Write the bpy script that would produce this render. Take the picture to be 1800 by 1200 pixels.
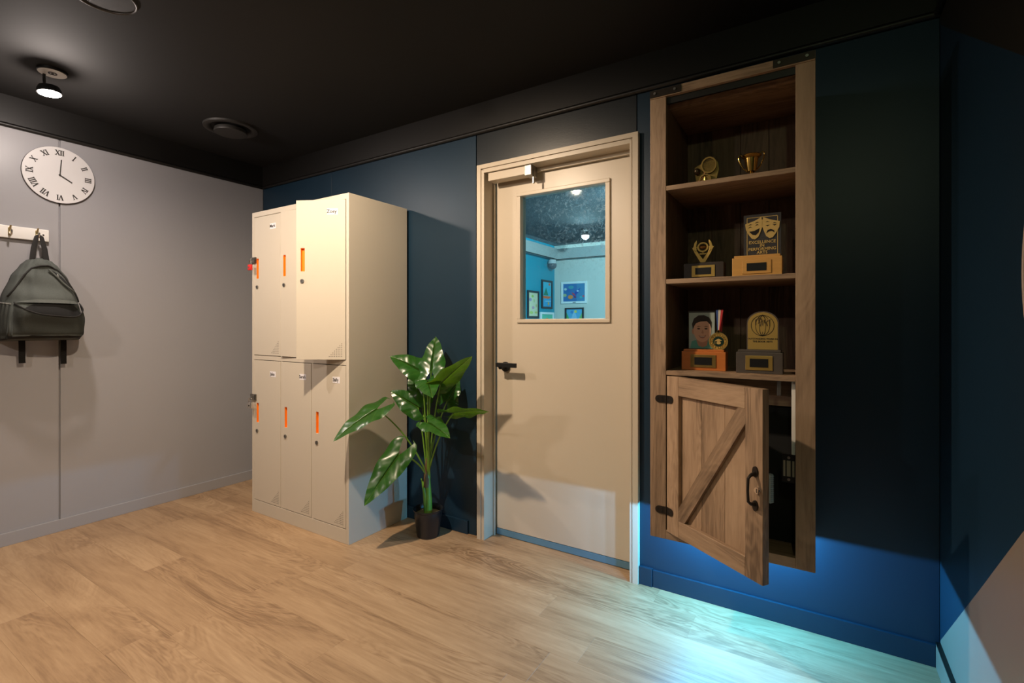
import bpy, bmesh, math, random
from mathutils import Vector, Matrix
random.seed(7)
S = bpy.context.scene
for o in list(bpy.data.objects): bpy.data.objects.remove(o, do_unlink=True)
COL = S.collection
PI = math.pi

# ------------------------------------------------------------------ camera
F = 857.0; YH = 571.0; YAW = math.radians(32.0); EYE = 1.17      # focal in px of the 1800 wide frame
cam_d = bpy.data.cameras.new('camera'); cam = bpy.data.objects.new('camera', cam_d); COL.objects.link(cam)
cam.location = (0, 0, EYE); cam.rotation_euler = (PI/2, 0, YAW)
cam_d.sensor_width = 36; cam_d.lens = 36*F/1800; cam_d.shift_y = -(600-YH)/1800; cam_d.clip_start = .02
S.camera = cam
SN, CS = math.sin(YAW), math.cos(YAW)
def ray(u, v):
    a = (u-900)/F
    return Vector((-SN+a*CS, CS+a*SN, (YH-v)/F))
def onX(u, v, X): d = ray(u, v); return Vector((0, 0, EYE))+d*(X/d.x)
def onY(u, v, Y): d = ray(u, v); return Vector((0, 0, EYE))+d*(Y/d.y)
# ------------------------------------------------------------------ world, exposure
W = bpy.data.worlds.new('world'); S.world = W; W.use_nodes = True
W.node_tree.nodes['Background'].inputs[0].default_value = (.8, .9, 1, 1)
W.node_tree.nodes['Background'].inputs[1].default_value = .004
S.view_settings.view_transform = 'Standard'; S.view_settings.look = 'None'
S.view_settings.gamma = 1; S.view_settings.exposure = .42; S.view_settings.use_curve_mapping = False
# ------------------------------------------------------------------ lights
def spot(name, loc, target, power, col, angle, blend, r):
    d = bpy.data.lights.new(name, 'SPOT'); o = bpy.data.objects.new(name, d); COL.objects.link(o)
    d.energy = power; d.color = col; d.spot_size = math.radians(angle); d.spot_blend = blend; d.shadow_soft_size = r
    o.location = loc; o.rotation_euler = (Vector(target)-Vector(loc)).to_track_quat('-Z', 'Y').to_euler()
    return o
LAMP1 = Vector((-3.09, .80, 2.255)); LAMP2 = Vector((-1.70, .86, 2.295)); LAMP3 = Vector((.20, -.30, 2.27)); LAMP4 = Vector((-1.9, -.9, 2.295))
spot('spot_beam_clock_side', LAMP1, (-2.6, 1.4, .7), 30, (1, .84, .74), 168, 1, .03)
ld = bpy.data.lights.new('spot_spill_clock_side', 'POINT'); ld.energy = 9; ld.color = (1, .86, .78); ld.shadow_soft_size = .03
lo_ = bpy.data.objects.new('spot_spill_clock_side', ld); COL.objects.link(lo_); lo_.location = LAMP1+Vector((0, 0, -.035))
spot('spot_beam_centre', LAMP2, (-1.75, 1.6, .45), 120, (1, .78, .56), 156, .7, .03)
spot('spot_beam_corner', LAMP3, (-.5, 2.1, 1.3), 6, (.75, 1, .45), 130, .8, .03)
spot('spot_beam_rear', LAMP4, (-2.5, 1.4, .7), 44, (1, .82, .70), 115, .8, .04)
for k, x in enumerate((-.45, -.32, -.12)):                                        # blue light bar under the cupboard
    spot('light_bar_glow', (x, 1.90, .3655), (x, 1.90, 0), 6.2, (.22, .54, 1), 180, .02, .012)
    spot('light_bar_glow', (x, 2.125, .3655), (x, 2.125, 0), 5.5, (.0, .56, 1), 180, .02, .012)  # second row added close to the wall to brighten its paint
spot('next_room_beam', (-1.0, 3.9, 2.2), (-2.2, 5.6, 1.0), 240, (.58, .93, 1), 170, .8, .05)  # added unseen lamp without a fixture, brightens the room behind the door
spot('next_room_beam', onY(1029, 416, 5.5)+Vector((0, 0, -.03)), (-2.0, 4.4, .6), 115, (.58, .93, 1), 170, .9, .04)

# ------------------------------------------------------------------ materials
MATS = {}
def mat(name, col, rough=.5, metal=0, spec=.5, noise=0, nscale=8, bump=0, bscale=60, emit=None, estr=0, coat=0, trans=0, stretch=(1, 1, 1)):
    if name in MATS: return MATS[name]
    m = bpy.data.materials.new(name); m.use_nodes = True; nt = m.node_tree; b = nt.nodes['Principled BSDF']
    b.inputs['Base Color'].default_value = (*col, 1); b.inputs['Roughness'].default_value = rough
    b.inputs['Metallic'].default_value = metal; b.inputs['Specular IOR Level'].default_value = spec
    if coat: b.inputs['Coat Weight'].default_value = coat; b.inputs['Coat Roughness'].default_value = .12
    if trans: b.inputs['Transmission Weight'].default_value = trans
    if emit: b.inputs['Emission Color'].default_value = (*emit, 1); b.inputs['Emission Strength'].default_value = estr
    if noise or bump:
        tc = nt.nodes.new('ShaderNodeTexCoord'); mp = nt.nodes.new('ShaderNodeMapping'); mp.inputs['Scale'].default_value = stretch
        nt.links.new(tc.outputs['Object'], mp.inputs[0])
    if noise:
        n = nt.nodes.new('ShaderNodeTexNoise'); n.inputs['Scale'].default_value = nscale; n.inputs['Detail'].default_value = 5
        nt.links.new(mp.outputs[0], n.inputs[0])
        mx = nt.nodes.new('ShaderNodeMix'); mx.data_type = 'RGBA'
        mx.inputs[6].default_value = (*[max(0, c*(1-noise)) for c in col], 1); mx.inputs[7].default_value = (*[min(1, c*(1+noise)) for c in col], 1)
        nt.links.new(n.outputs[0], mx.inputs[0]); nt.links.new(mx.outputs[2], b.inputs['Base Color'])
    if bump:
        n2 = nt.nodes.new('ShaderNodeTexNoise'); n2.inputs['Scale'].default_value = bscale; n2.inputs['Detail'].default_value = 3
        bp = nt.nodes.new('ShaderNodeBump'); bp.inputs['Strength'].default_value = bump; bp.inputs['Distance'].default_value = .004
        nt.links.new(mp.outputs[0], n2.inputs[0]); nt.links.new(n2.outputs[0], bp.inputs['Height']); nt.links.new(bp.outputs[0], b.inputs['Normal'])
    MATS[name] = m; return m

def wood(name, c0, c1, c2, axis, scale=1, rough=.5, bump=.25, knots=.5, rvar=.12, ring=.12):
    """long-grain wood; axis = local axis of the grain"""
    if name in MATS: return MATS[name]
    m = bpy.data.materials.new(name); m.use_nodes = True; nt = m.node_tree; b = nt.nodes['Principled BSDF']; N = nt.nodes.new; L = nt.links.new
    tc = N('ShaderNodeTexCoord'); oi = N('ShaderNodeObjectInfo')
    mul = N('ShaderNodeVectorMath'); mul.operation = 'MULTIPLY_ADD'
    cmb = N('ShaderNodeCombineXYZ')
    for k in range(3):
        q = N('ShaderNodeMath'); q.operation = 'MULTIPLY'; q.inputs[1].default_value = (37.3, 61.7, 23.9)[k]
        L(oi.outputs['Random'], q.inputs[0]); L(q.outputs[0], cmb.inputs[k])
    sc = [11*scale]*3; sc[axis] = 2.2*scale
    mul.inputs[1].default_value = sc; L(tc.outputs['Object'], mul.inputs[0]); L(cmb.outputs[0], mul.inputs[2])
    n1 = N('ShaderNodeTexNoise'); n1.inputs['Scale'].default_value = .45; n1.inputs['Detail'].default_value = 4; n1.inputs['Distortion'].default_value = knots
    L(mul.outputs[0], n1.inputs[0])
    # grain rings: noise iso-lines
    rg = N('ShaderNodeMath'); rg.operation = 'MULTIPLY'; rg.inputs[1].default_value = 110; L(n1.outputs[0], rg.inputs[0])
    sn = N('ShaderNodeMath'); sn.operation = 'SINE'; L(rg.outputs[0], sn.inputs[0])
    sc2 = [70*scale]*3; sc2[axis] = 5*scale
    m2 = N('ShaderNodeVectorMath'); m2.operation = 'MULTIPLY_ADD'; m2.inputs[1].default_value = sc2; L(tc.outputs['Object'], m2.inputs[0]); L(cmb.outputs[0], m2.inputs[2])
    n2 = N('ShaderNodeTexNoise'); n2.inputs['Scale'].default_value = 1; n2.inputs['Detail'].default_value = 6; n2.inputs['Roughness'].default_value = .7
    L(m2.outputs[0], n2.inputs[0])
    n3 = N('ShaderNodeTexNoise'); n3.inputs['Scale'].default_value = .32; n3.inputs['Detail'].default_value = 2; L(mul.outputs[0], n3.inputs[0])
    mk = N('ShaderNodeMapRange'); mk.inputs[1].default_value = .44; mk.inputs[2].default_value = .62; mk.inputs[3].default_value = .02; mk.inputs[4].default_value = ring; L(n3.outputs[0], mk.inputs[0])
    a = N('ShaderNodeMath'); a.operation = 'MULTIPLY_ADD'; L(mk.outputs[0], a.inputs[1]); L(sn.outputs[0], a.inputs[0]); L(n2.outputs[0], a.inputs[2])
    a2 = N('ShaderNodeMath'); a2.operation = 'MULTIPLY_ADD'; a2.inputs[1].default_value = .55; L(n1.outputs[0], a2.inputs[0])
    a3 = N('ShaderNodeMath'); a3.operation = 'MULTIPLY'; a3.inputs[1].default_value = .45; L(a.outputs[0], a3.inputs[0]); L(a3.outputs[0], a2.inputs[2])
    rv = N('ShaderNodeMath'); rv.operation = 'MULTIPLY_ADD'; rv.inputs[1].default_value = rvar; L(oi.outputs['Random'], rv.inputs[0]); L(a2.outputs[0], rv.inputs[2])
    cr = N('ShaderNodeValToRGB'); e = cr.color_ramp.elements
    e[0].position = .36; e[0].color = (*c0, 1); e[1].position = .72; e[1].color = (*c2, 1); q = e.new(.54); q.color = (*c1, 1)
    L(rv.outputs[0], cr.inputs[0]); L(cr.outputs[0], b.inputs['Base Color']); b.inputs['Roughness'].default_value = rough
    bp = N('ShaderNodeBump'); bp.inputs['Strength'].default_value = bump; bp.inputs['Distance'].default_value = .002
    L(n2.outputs[0], bp.inputs['Height']); L(bp.outputs[0], b.inputs['Normal'])
    MATS[name] = m; return m

M_grey = mat('grey wall paint', (.335, .33, .345), .42, noise=.03, nscale=3, bump=.03, bscale=180)
M_navy = mat('navy wall paint', (.0085, .028, .052), .42, spec=.38, noise=.12, nscale=4, bump=.04, bscale=150)
M_navyhead = mat('navy wall paint scuffed', (.017, .022, .027), .34, noise=.35, nscale=6, bump=.04, bscale=150)
M_black = mat('black ceiling paint', (.0045, .0039, .0034), .8, noise=.1, nscale=3)
M_blacktrim = mat('black trim paint', (.006, .0052, .0045), .45)
M_oak = wood('pale oak floor', (.21, .125, .066), (.365, .235, .130), (.46, .312, .182), 0, 1, .42, .12, 1.6, .10, .16)
M_cream = mat('cream steel', (.56, .505, .42), .60, spec=.35, noise=.015, nscale=5)
M_tan = mat('beige door paint', (.56, .48, .375), .36, noise=.02, nscale=4)
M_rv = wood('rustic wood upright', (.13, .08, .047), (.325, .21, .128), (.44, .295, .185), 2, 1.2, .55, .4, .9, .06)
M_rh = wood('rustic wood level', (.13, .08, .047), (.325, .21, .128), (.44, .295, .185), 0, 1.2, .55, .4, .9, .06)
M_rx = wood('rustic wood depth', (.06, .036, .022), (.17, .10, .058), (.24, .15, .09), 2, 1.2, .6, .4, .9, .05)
M_iron = mat('dark bronze metal', (.045, .036, .03), .45, .8)
M_blackm = mat('black metal', (.012, .012, .012), .4, .3)
M_chrome = mat('chrome', (.75, .73, .70), .18, 1)
M_steel = mat('galvanised steel', (.30, .29, .27), .38, 1, noise=.15, nscale=60)
M_brass = mat('aged brass', (.55, .42, .22), .28, 1)
M_gold = mat('polished gold', (.85, .55, .14), .17, 1)
M_goldm = mat('matt gold', (.62, .42, .12), .38, .85)
M_goldold = mat('antique gold resin', (.30, .20, .06), .42, .8, noise=.3, nscale=60)
M_goldprint = mat('gold print', (.55, .38, .12), .5)
M_orange = mat('orange plastic', (.95, .26, .012), .4)
M_white = mat('white paint', (.80, .78, .74), .35)
M_paper = mat('white paper', (.78, .76, .80), .6)
M_ink = mat('black ink', (.03, .025, .02), .6)
M_hole = mat('dark hole', (.01, .008, .006), .9)
M_red = mat('red padlock enamel', (.65, .02, .02), .3)
M_pot = mat('black nursery pot', (.012, .012, .014), .38, bump=.05)
M_soil = mat('sandy pot filling', (.38, .30, .22), .9, noise=.2, nscale=90, bump=.4)
M_bag = mat('charcoal melange fabric', (.075, .085, .078), .85, noise=.45, nscale=420, bump=.35, bscale=600)
M_bagd = mat('charcoal melange fabric worn', (.085, .093, .084), .85, noise=.45, nscale=420, bump=.35, bscale=600)
M_web = mat('black webbing', (.012, .011, .010), .8, bump=.4, bscale=700)
M_lining = mat('black lining', (.008, .008, .008), .9)
M_tan2 = mat('beige wall paint', (.27, .205, .155), .45, noise=.06, nscale=3)
M_brownp = mat('dark brown wall paint', (.010, .008, .004), .5)
M_teal = mat('teal wall paint', (.001, .29, .42), .5)
M_nwhite = mat('off white wall paint', (.62, .64, .60), .5)
M_dark = mat('dark blue grey ceiling', (.03, .042, .055), .9)
M_darkwood = mat('dark stained wood', (.035, .024, .018), .4, noise=.3, nscale=40, stretch=(1, 4, 8))
M_greybase = mat('grey lacquered wood', (.075, .062, .052), .42, noise=.2, nscale=30)
M_honey = mat('honey wood', (.62, .33, .09), .35, noise=.18, nscale=25, stretch=(.3, 1, 3))
M_rust = mat('reddish orange wood', (.52, .16, .035), .35, noise=.15, nscale=25, stretch=(.3, 1, 3))
M_blueled = mat('blue light diffuser', (.1, .4, .9), .5, emit=(.12, .55, 1), estr=4)
M_lens = mat('lit lamp lens', (1, 1, 1), .5, emit=(1, .93, .82), estr=60)
M_lens2 = mat('lit cool lamp lens', (1, 1, 1), .5, emit=(.7, .93, 1), estr=25)
M_cove = mat('cove light strip', (1, 1, 1), .5, emit=(.6, .95, 1), estr=7)

def leaf_mat():
    m = bpy.data.materials.new('glossy green leaf'); m.use_nodes = True; nt = m.node_tree; b = nt.nodes['Principled BSDF']; N = nt.nodes.new; L = nt.links.new
    uv = N('ShaderNodeTexCoord'); sp = N('ShaderNodeSeparateXYZ'); L(uv.outputs['UV'], sp.inputs[0])
    # u: -1..1 across, v along; side veins run out and forward
    ab = N('ShaderNodeMath'); ab.operation = 'ABSOLUTE'; L(sp.outputs[0], ab.inputs[0])
    q = N('ShaderNodeMath'); q.operation = 'MULTIPLY_ADD'; q.inputs[1].default_value = -.35; L(ab.outputs[0], q.inputs[0]); L(sp.outputs[1], q.inputs[2])
    w = N('ShaderNodeMath'); w.operation = 'MULTIPLY'; w.inputs[1].default_value = 30; L(q.outputs[0], w.inputs[0])
    sn = N('ShaderNodeMath'); sn.operation = 'COSINE'; L(w.outputs[0], sn.inputs[0])
    pw = N('ShaderNodeMapRange'); pw.inputs[1].default_value = .90; pw.inputs[2].default_value = 1; L(sn.outputs[0], pw.inputs[0])
    mid = N('ShaderNodeMapRange'); mid.inputs[1].default_value = .035; mid.inputs[2].default_value = .0; L(ab.outputs[0], mid.inputs[0])
    mxm = N('ShaderNodeMath'); mxm.operation = 'MAXIMUM'
    hf = N('ShaderNodeMath'); hf.operation = 'MULTIPLY'; hf.inputs[1].default_value = .16; L(pw.outputs[0], hf.inputs[0]); L(hf.outputs[0], mxm.inputs[0]); L(mid.outputs[0], mxm.inputs[1])
    nz = N('ShaderNodeTexNoise'); nz.inputs['Scale'].default_value = 14; L(uv.outputs['Object'], nz.inputs[0])
    mx0 = N('ShaderNodeMix'); mx0.data_type = 'RGBA'; mx0.inputs[6].default_value = (.009, .055, .010, 1); mx0.inputs[7].default_value = (.028, .13, .016, 1); L(nz.outputs[0], mx0.inputs[0])
    mx = N('ShaderNodeMix'); mx.data_type = 'RGBA'; mx.inputs[7].default_value = (.14, .30, .05, 1); L(mxm.outputs[0], mx.inputs[0]); L(mx0.outputs[2], mx.inputs[6])
    L(mx.outputs[2], b.inputs['Base Color']); b.inputs['Roughness'].default_value = .27; b.inputs['Specular IOR Level'].default_value = .6
    bp = N('ShaderNodeBump'); bp.inputs['Strength'].default_value = .16; bp.inputs['Distance'].default_value = .003; L(sn.outputs[0], bp.inputs['Height']); L(bp.outputs[0], b.inputs['Normal'])
    tr = N('ShaderNodeBsdfTranslucent'); tr.inputs[0].default_value = (.20, .42, .02, 1)
    ms = N('ShaderNodeMixShader'); ms.inputs[0].default_value = .22; out = nt.nodes['Material Output']
    L(b.outputs[0], ms.inputs[1]); L(tr.outputs[0], ms.inputs[2]); L(ms.outputs[0], out.inputs[0])
    return m
M_leaf = leaf_mat()
M_stalk = mat('green leaf stalk', (.13, .27, .03), .4, noise=.2, nscale=30)
M_sheath = mat('green stem sheath', (.16, .36, .04), .4, noise=.35, nscale=25, stretch=(1, 1, .2))

def glass_mat():
    m = bpy.data.materials.new('smeared window glass'); m.use_nodes = True; nt = m.node_tree; N = nt.nodes.new; L = nt.links.new
    for n in list(nt.nodes): nt.nodes.remove(n)
    out = N('ShaderNodeOutputMaterial'); t = N('ShaderNodeBsdfTransparent'); t.inputs[0].default_value = (.84, .93, .95, 1)
    g = N('ShaderNodeBsdfGlossy'); g.inputs['Roughness'].default_value = .03; fr = N('ShaderNodeFresnel'); fr.inputs[0].default_value = 1.35
    m1 = N('ShaderNodeMixShader'); L(fr.outputs[0], m1.inputs[0]); L(t.outputs[0], m1.inputs[1]); L(g.outputs[0], m1.inputs[2])
    tc = N('ShaderNodeTexCoord'); n1 = N('ShaderNodeTexNoise'); n1.inputs['Scale'].default_value = 48; n1.inputs['Detail'].default_value = 9; n1.inputs['Roughness'].default_value = .72
    n1.inputs['Distortion'].default_value = 1.3
    n2 = N('ShaderNodeTexNoise'); n2.inputs['Scale'].default_value = 4.2; n2.inputs['Detail'].default_value = 2
    L(tc.outputs['Object'], n1.inputs[0]); L(tc.outputs['Object'], n2.inputs[0])
    r1 = N('ShaderNodeMapRange'); r1.inputs[1].default_value = .50; r1.inputs[2].default_value = .64; L(n1.outputs[0], r1.inputs[0])
    sp = N('ShaderNodeSeparateXYZ'); L(tc.outputs['Generated'], sp.inputs[0])      # hand smears gather towards the upper hinge side
    ax = N('ShaderNodeMapRange'); ax.inputs[1].default_value = -.05; ax.inputs[2].default_value = 1.0; L(sp.outputs[0], ax.inputs[0])
    az = N('ShaderNodeMapRange'); az.inputs[1].default_value = .25; az.inputs[2].default_value = .85; L(sp.outputs[2], az.inputs[0])
    k = N('ShaderNodeMath'); k.operation = 'MULTIPLY'; L(ax.outputs[0], k.inputs[0]); L(az.outputs[0], k.inputs[1])
    k2 = N('ShaderNodeMath'); k2.operation = 'MULTIPLY'; L(r1.outputs[0], k2.inputs[0]); L(k.outputs[0], k2.inputs[1])
    k3 = N('ShaderNodeMath'); k3.operation = 'MULTIPLY_ADD'; k3.inputs[1].default_value = .75; k3.inputs[2].default_value = .012; L(k2.outputs[0], k3.inputs[0])
    tl = N('ShaderNodeBsdfTranslucent'); tl.inputs[0].default_value = (.9, .95, 1, 1)
    m2 = N('ShaderNodeMixShader'); L(k3.outputs[0], m2.inputs[0]); L(m1.outputs[0], m2.inputs[1]); L(tl.outputs[0], m2.inputs[2])
    L(m2.outputs[0], out.inputs[0]); return m
M_glass = glass_mat()
def acrylic():
    m = bpy.data.materials.new('clear acrylic'); m.use_nodes = True; nt = m.node_tree; N = nt.nodes.new; L = nt.links.new
    for n in list(nt.nodes): nt.nodes.remove(n)
    out = N('ShaderNodeOutputMaterial'); t = N('ShaderNodeBsdfTransparent'); t.inputs[0].default_value = (.82, .82, .82, 1)
    g = N('ShaderNodeBsdfGlossy'); g.inputs['Roughness'].default_value = .08; d = N('ShaderNodeBsdfDiffuse'); d.inputs[0].default_value = (.10, .10, .105, 1)
    fr = N('ShaderNodeFresnel'); fr.inputs[0].default_value = 1.45
    m0 = N('ShaderNodeMixShader'); m0.inputs[0].default_value = .55; L(t.outputs[0], m0.inputs[1]); L(d.outputs[0], m0.inputs[2])
    m1 = N('ShaderNodeMixShader'); L(fr.outputs[0], m1.inputs[0]); L(m0.outputs[0], m1.inputs[1]); L(g.outputs[0], m1.inputs[2]); L(m1.outputs[0], out.inputs[0]); return m
M_acr = acrylic()

# ------------------------------------------------------------------ mesh helpers
WM = {}
def nb(): return bmesh.new()
def box(bm, x0, x1, y0, y1, z0, z1, M=None):
    vs = [bm.verts.new((M @ Vector(p)) if M else p) for p in ((x0, y0, z0), (x1, y0, z0), (x1, y1, z0), (x0, y1, z0), (x0, y0, z1), (x1, y0, z1), (x1, y1, z1), (x0, y1, z1))]
    for f in ((3, 2, 1, 0), (4, 5, 6, 7), (0, 1, 5, 4), (1, 2, 6, 5), (2, 3, 7, 6), (3, 0, 4, 7)): bm.faces.new([vs[i] for i in f])
    return bm
def B(*a): return box(nb(), *a)
def frame_of(d):
    d = Vector(d).normalized(); a = Vector((0, 0, 1)) if abs(d.z) < .9 else Vector((1, 0, 0))
    x = a.cross(d).normalized(); return x, d.cross(x).normalized()
def tube(bm, pts, r, n=8, caps=True, flat=1, up=None):
    pts = [Vector(p) for p in pts]; rr = r if isinstance(r, (list, tuple)) else [r]*len(pts); rings = []
    px = None
    for i, p in enumerate(pts):
        d = (pts[min(i+1, len(pts)-1)]-pts[max(i-1, 0)])
        if px is None: x, y = frame_of(d) if up is None else (Vector(up), None)
        else: x = px
        dn = d.normalized(); x = (x-dn*x.dot(dn)).normalized(); y = dn.cross(x); px = x
        rings.append([bm.verts.new(p+(x*math.cos(2*PI*k/n)+y*math.sin(2*PI*k/n)*flat)*rr[i]) for k in range(n)])
    for a, b in zip(rings, rings[1:]):
        for k in range(n): bm.faces.new((a[k], a[(k+1) % n], b[(k+1) % n], b[k]))
    if caps: bm.faces.new(rings[0][::-1]); bm.faces.new(rings[-1])
    return bm
def cyl(bm, p0, p1, r0, r1=None, n=20): return tube(bm, [p0, p1], [r0, r0 if r1 is None else r1], n)
def lathe(bm, prof, c=(0, 0, 0), n=32, M=None):
    c = Vector(c); rings = []
    for r, z in prof:
        if r < 1e-6:
            p = c+Vector((0, 0, z)); rings.append([bm.verts.new(M @ p if M else p)])
        else:
            ring = []
            for k in range(n):
                p = c+Vector((r*math.cos(2*PI*k/n), r*math.sin(2*PI*k/n), z)); ring.append(bm.verts.new(M @ p if M else p))
            rings.append(ring)
    for a, b in zip(rings, rings[1:]):
        for k in range(n):
            q = [a[k % len(a)], a[(k+1) % len(a)], b[(k+1) % len(b)], b[k % len(b)]]
            u = []; [u.append(v) for v in q if v not in u]
            if len(u) > 2: bm.faces.new(u)
    return bm
def prism(bm, poly, f, t):
    """poly: 2D points; f(x, y, d) -> 3D; extruded from d=0 to d=t"""
    a = [bm.verts.new(f(x, y, 0)) for x, y in poly]; b = [bm.verts.new(f(x, y, t)) for x, y in poly]; n = len(poly)
    bm.faces.new(a[::-1]); bm.faces.new(b)
    for i in range(n): bm.faces.new((a[i], a[(i+1) % n], b[(i+1) % n], b[i]))
    return bm
def face_front(y): return lambda a, b, d: (a, y-d, b)          # front looks along -Y
def ellipse(cx, cy, rx, ry, n=28, a0=0, a1=2*PI): return [(cx+rx*math.cos(a0+(a1-a0)*k/n), cy+ry*math.sin(a0+(a1-a0)*k/n)) for k in range(n if abs(a1-a0-2*PI) < 1e-6 else n+1)]
def ring_flat(bm, cx, cy, ro, ri, f, t, n=40, sx=1, sy=1):
    R = []
    for k in range(n):
        c_, s_ = math.cos(2*PI*k/n)*sx, math.sin(2*PI*k/n)*sy
        R.append([bm.verts.new(f(cx+r*c_, cy+r*s_, d)) for r, d in ((ro, 0), (ro, t), (ri, t), (ri, 0))])
    for k in range(n):
        a, b = R[k], R[(k+1) % n]
        for j in range(4): bm.faces.new((a[j], b[j], b[(j+1) % 4], a[(j+1) % 4]))
    return bm
def slab_hole(bm, x0, x1, z0, z1, hx0, hx1, hz0, hz1, y0, y1):
    """upright slab in XZ with a rectangular hole"""
    def q(y): return [[bm.verts.new((x, y, z)) for x, z in r] for r in (((x0, z0), (x1, z0), (x1, z1), (x0, z1)), ((hx0, hz0), (hx1, hz0), (hx1, hz1), (hx0, hz1)))]
    A, Bq = q(y0), q(y1)
    for i in range(4):
        j = (i+1) % 4
        bm.faces.new((A[0][i], A[0][j], A[1][j], A[1][i])); bm.faces.new((Bq[0][j], Bq[0][i], Bq[1][i], Bq[1][j]))
        bm.faces.new((A[0][j], A[0][i], Bq[0][i], Bq[0][j])); bm.faces.new((A[1][i], A[1][j], Bq[1][j], Bq[1][i]))
    return bm
def grid(bm, f, nu, nv):
    V = [[bm.verts.new(f(i/nu, j/nv)) for j in range(nv+1)] for i in range(nu+1)]
    for i in range(nu):
        for j in range(nv): bm.faces.new((V[i][j], V[i+1][j], V[i+1][j+1], V[i][j+1]))
    return V
def obj(name, bm, m, parent=None, bevel=0, smooth=False, local=False, seg=2, fixn=True):
    if bevel: bmesh.ops.bevel(bm, geom=bm.edges[:], offset=bevel, segments=seg, affect='EDGES', profile=.6, clamp_overlap=True)
    if fixn: bmesh.ops.recalc_face_normals(bm, faces=bm.faces[:])
    if parent and not local: bm.transform(WM[parent.name].inverted())
    me = bpy.data.meshes.new(name); bm.to_mesh(me); bm.free(); me.materials.append(m)
    if smooth:
        for p in me.polygons: p.use_smooth = True
        if smooth != 'all': me.set_sharp_from_angle(angle=math.radians(38))
    o = bpy.data.objects.new(name, me); COL.objects.link(o)
    if parent: o.parent = parent
    WM[o.name] = WM[parent.name] if parent else Matrix.Identity(4)
    return o
def tag(o, label, cat, group=None, kind=None):
    if label: o['label'] = label
    if cat: o['category'] = cat
    if group: o['group'] = group
    if kind: o['kind'] = kind
    return o
def thing(name, label, cat, loc=(0, 0, 0), rotz=0, group=None):
    o = bpy.data.objects.new(name, None); COL.objects.link(o); o.empty_display_size = .05
    o.location = loc; o.rotation_euler = (0, 0, rotz); WM[o.name] = Matrix.Translation(loc) @ Matrix.Rotation(rotz, 4, 'Z')
    return tag(o, label, cat, group)
def struct(name, bm, m, label, cat, **k): return tag(obj(name, bm, m, **k), label, cat, kind='structure')
def sthing(name, label, cat, loc=(0, 0, 0)): o = thing(name, label, cat, loc); o['kind'] = 'structure'; return o
def pivot(name, bm, m, parent, loc, rotz, **k):
    """a part built in its own coordinates, hung on a hinge"""
    o = obj(name, bm, m, parent, local=True, **k); pm = WM[parent.name]
    o.location = pm.inverted() @ Vector(loc); o.rotation_euler = (0, 0, rotz)
    WM[o.name] = Matrix.Translation(loc) @ Matrix.Rotation(rotz, 4, 'Z')
    return o
def text_bm(s, size, f, t=.0006, align='CENTER', spacing=1.0):
    """lettering as thin geometry; f maps (x, y, depth)"""
    c = bpy.data.curves.new('txt', 'FONT'); c.body = s; c.size = size; c.align_x = align; c.align_y = 'CENTER'; c.resolution_u = 2; c.space_character = spacing; c.extrude = t/2; c.offset = size*.022
    o = bpy.data.objects.new('txt', c); COL.objects.link(o)
    dg = bpy.context.evaluated_depsgraph_get(); me = bpy.data.meshes.new_from_object(o.evaluated_get(dg))
    bm = nb(); bm.from_mesh(me); bpy.data.objects.remove(o); bpy.data.curves.remove(c); bpy.data.meshes.remove(me)
    for v in bm.verts: v.co = Vector(f(v.co.x, v.co.y, v.co.z+t/2))
    return bm

# ------------------------------------------------------------------ room dimensions
XL, YB, XR, YF, ZC, ZT = -3.65, 2.19, .358, -1.9, 2.39, 2.222
DX0, DX1, DZ = -1.580, -.683, 2.043           # door frame outline
# ---- floor of planks
fl = struct('floor', B(XL-.05, XR+.05, YF-.05, YB+.2, -.06, -.012), M_hole, 'pale oak plank floor of the locker room', 'floor')
PW, PL = .17, 1.22
pm = bpy.data.meshes.new('plank'); bmp = B(.0001, PL-.0001, .0001, PW-.0001, -.012, 0)
bmesh.ops.bevel(bmp, geom=[e for e in bmp.edges if e.verts[0].co.z == 0 and e.verts[1].co.z == 0], offset=.00025, segments=1, affect='EDGES')
bmp.to_mesh(pm); bmp.free(); pm.materials.append(M_oak)
joint = {8-1: -2.10, 7-1: -1.49, 4-1: -2.71, 5-1: -3.36}
row = -12
while .02+row*PW < YB+.12:
    y = .02+row*PW; x = joint.get(row, -3.2+random.random()*1.2)
    while x > XL: x -= PL
    while x < XR:
        if x+PL > XL-.02 and y+PW > YF:
            o = bpy.data.objects.new('plank', pm); COL.objects.link(o); o.parent = fl; o.location = (x, y, 0)
        x += PL
    row += 1
# ---- ceiling
ce = struct('ceiling', B(XL-.1, XR+.1, YF-.1, YB+.02, ZC, ZC+.06), M_black, 'black painted ceiling', 'ceiling')
# ---- left wall: grey panels on a backing
wl = struct('wall_left', B(XL-.12, XL-.012, YF, YB+.1, 0, ZC), M_grey, 'grey panelled wall with the clock and coat hooks', 'wall')
for y1 in (YB, .985, -.215, -1.415):
    obj('panel', B(XL-.012, XL, max(YF, y1-1.2)+.0015, y1-.0015, 0, ZT), M_grey, wl, bevel=.001, seg=1)
# ---- back wall: navy panels, door opening
wb = nb(); box(wb, XL, DX0+.02, YB+.014, YB+.14, 0, ZC); box(wb, DX1-.02, XR+.1, YB+.014, YB+.14, 0, ZC); box(wb, DX0+.02, DX1-.02, YB+.014, YB+.14, DZ-.02, ZC)
wb = struct('wall_back', wb, M_navy, 'navy blue panelled wall around the beige door', 'wall')
for x0, x1, z0 in ((XL, -2.833, 0), (-2.833, -1.603, 0), (-.695, XR, 0)):
    obj('panel', B(x0+.001, x1-.001, YB, YB+.014, z0, ZT), M_navy, wb, bevel=.001, seg=1)
obj('panel', B(-1.6, -.698, YB+.001, YB+.014, DZ, ZT), M_navyhead, wb, bevel=.001, seg=1)
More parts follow.
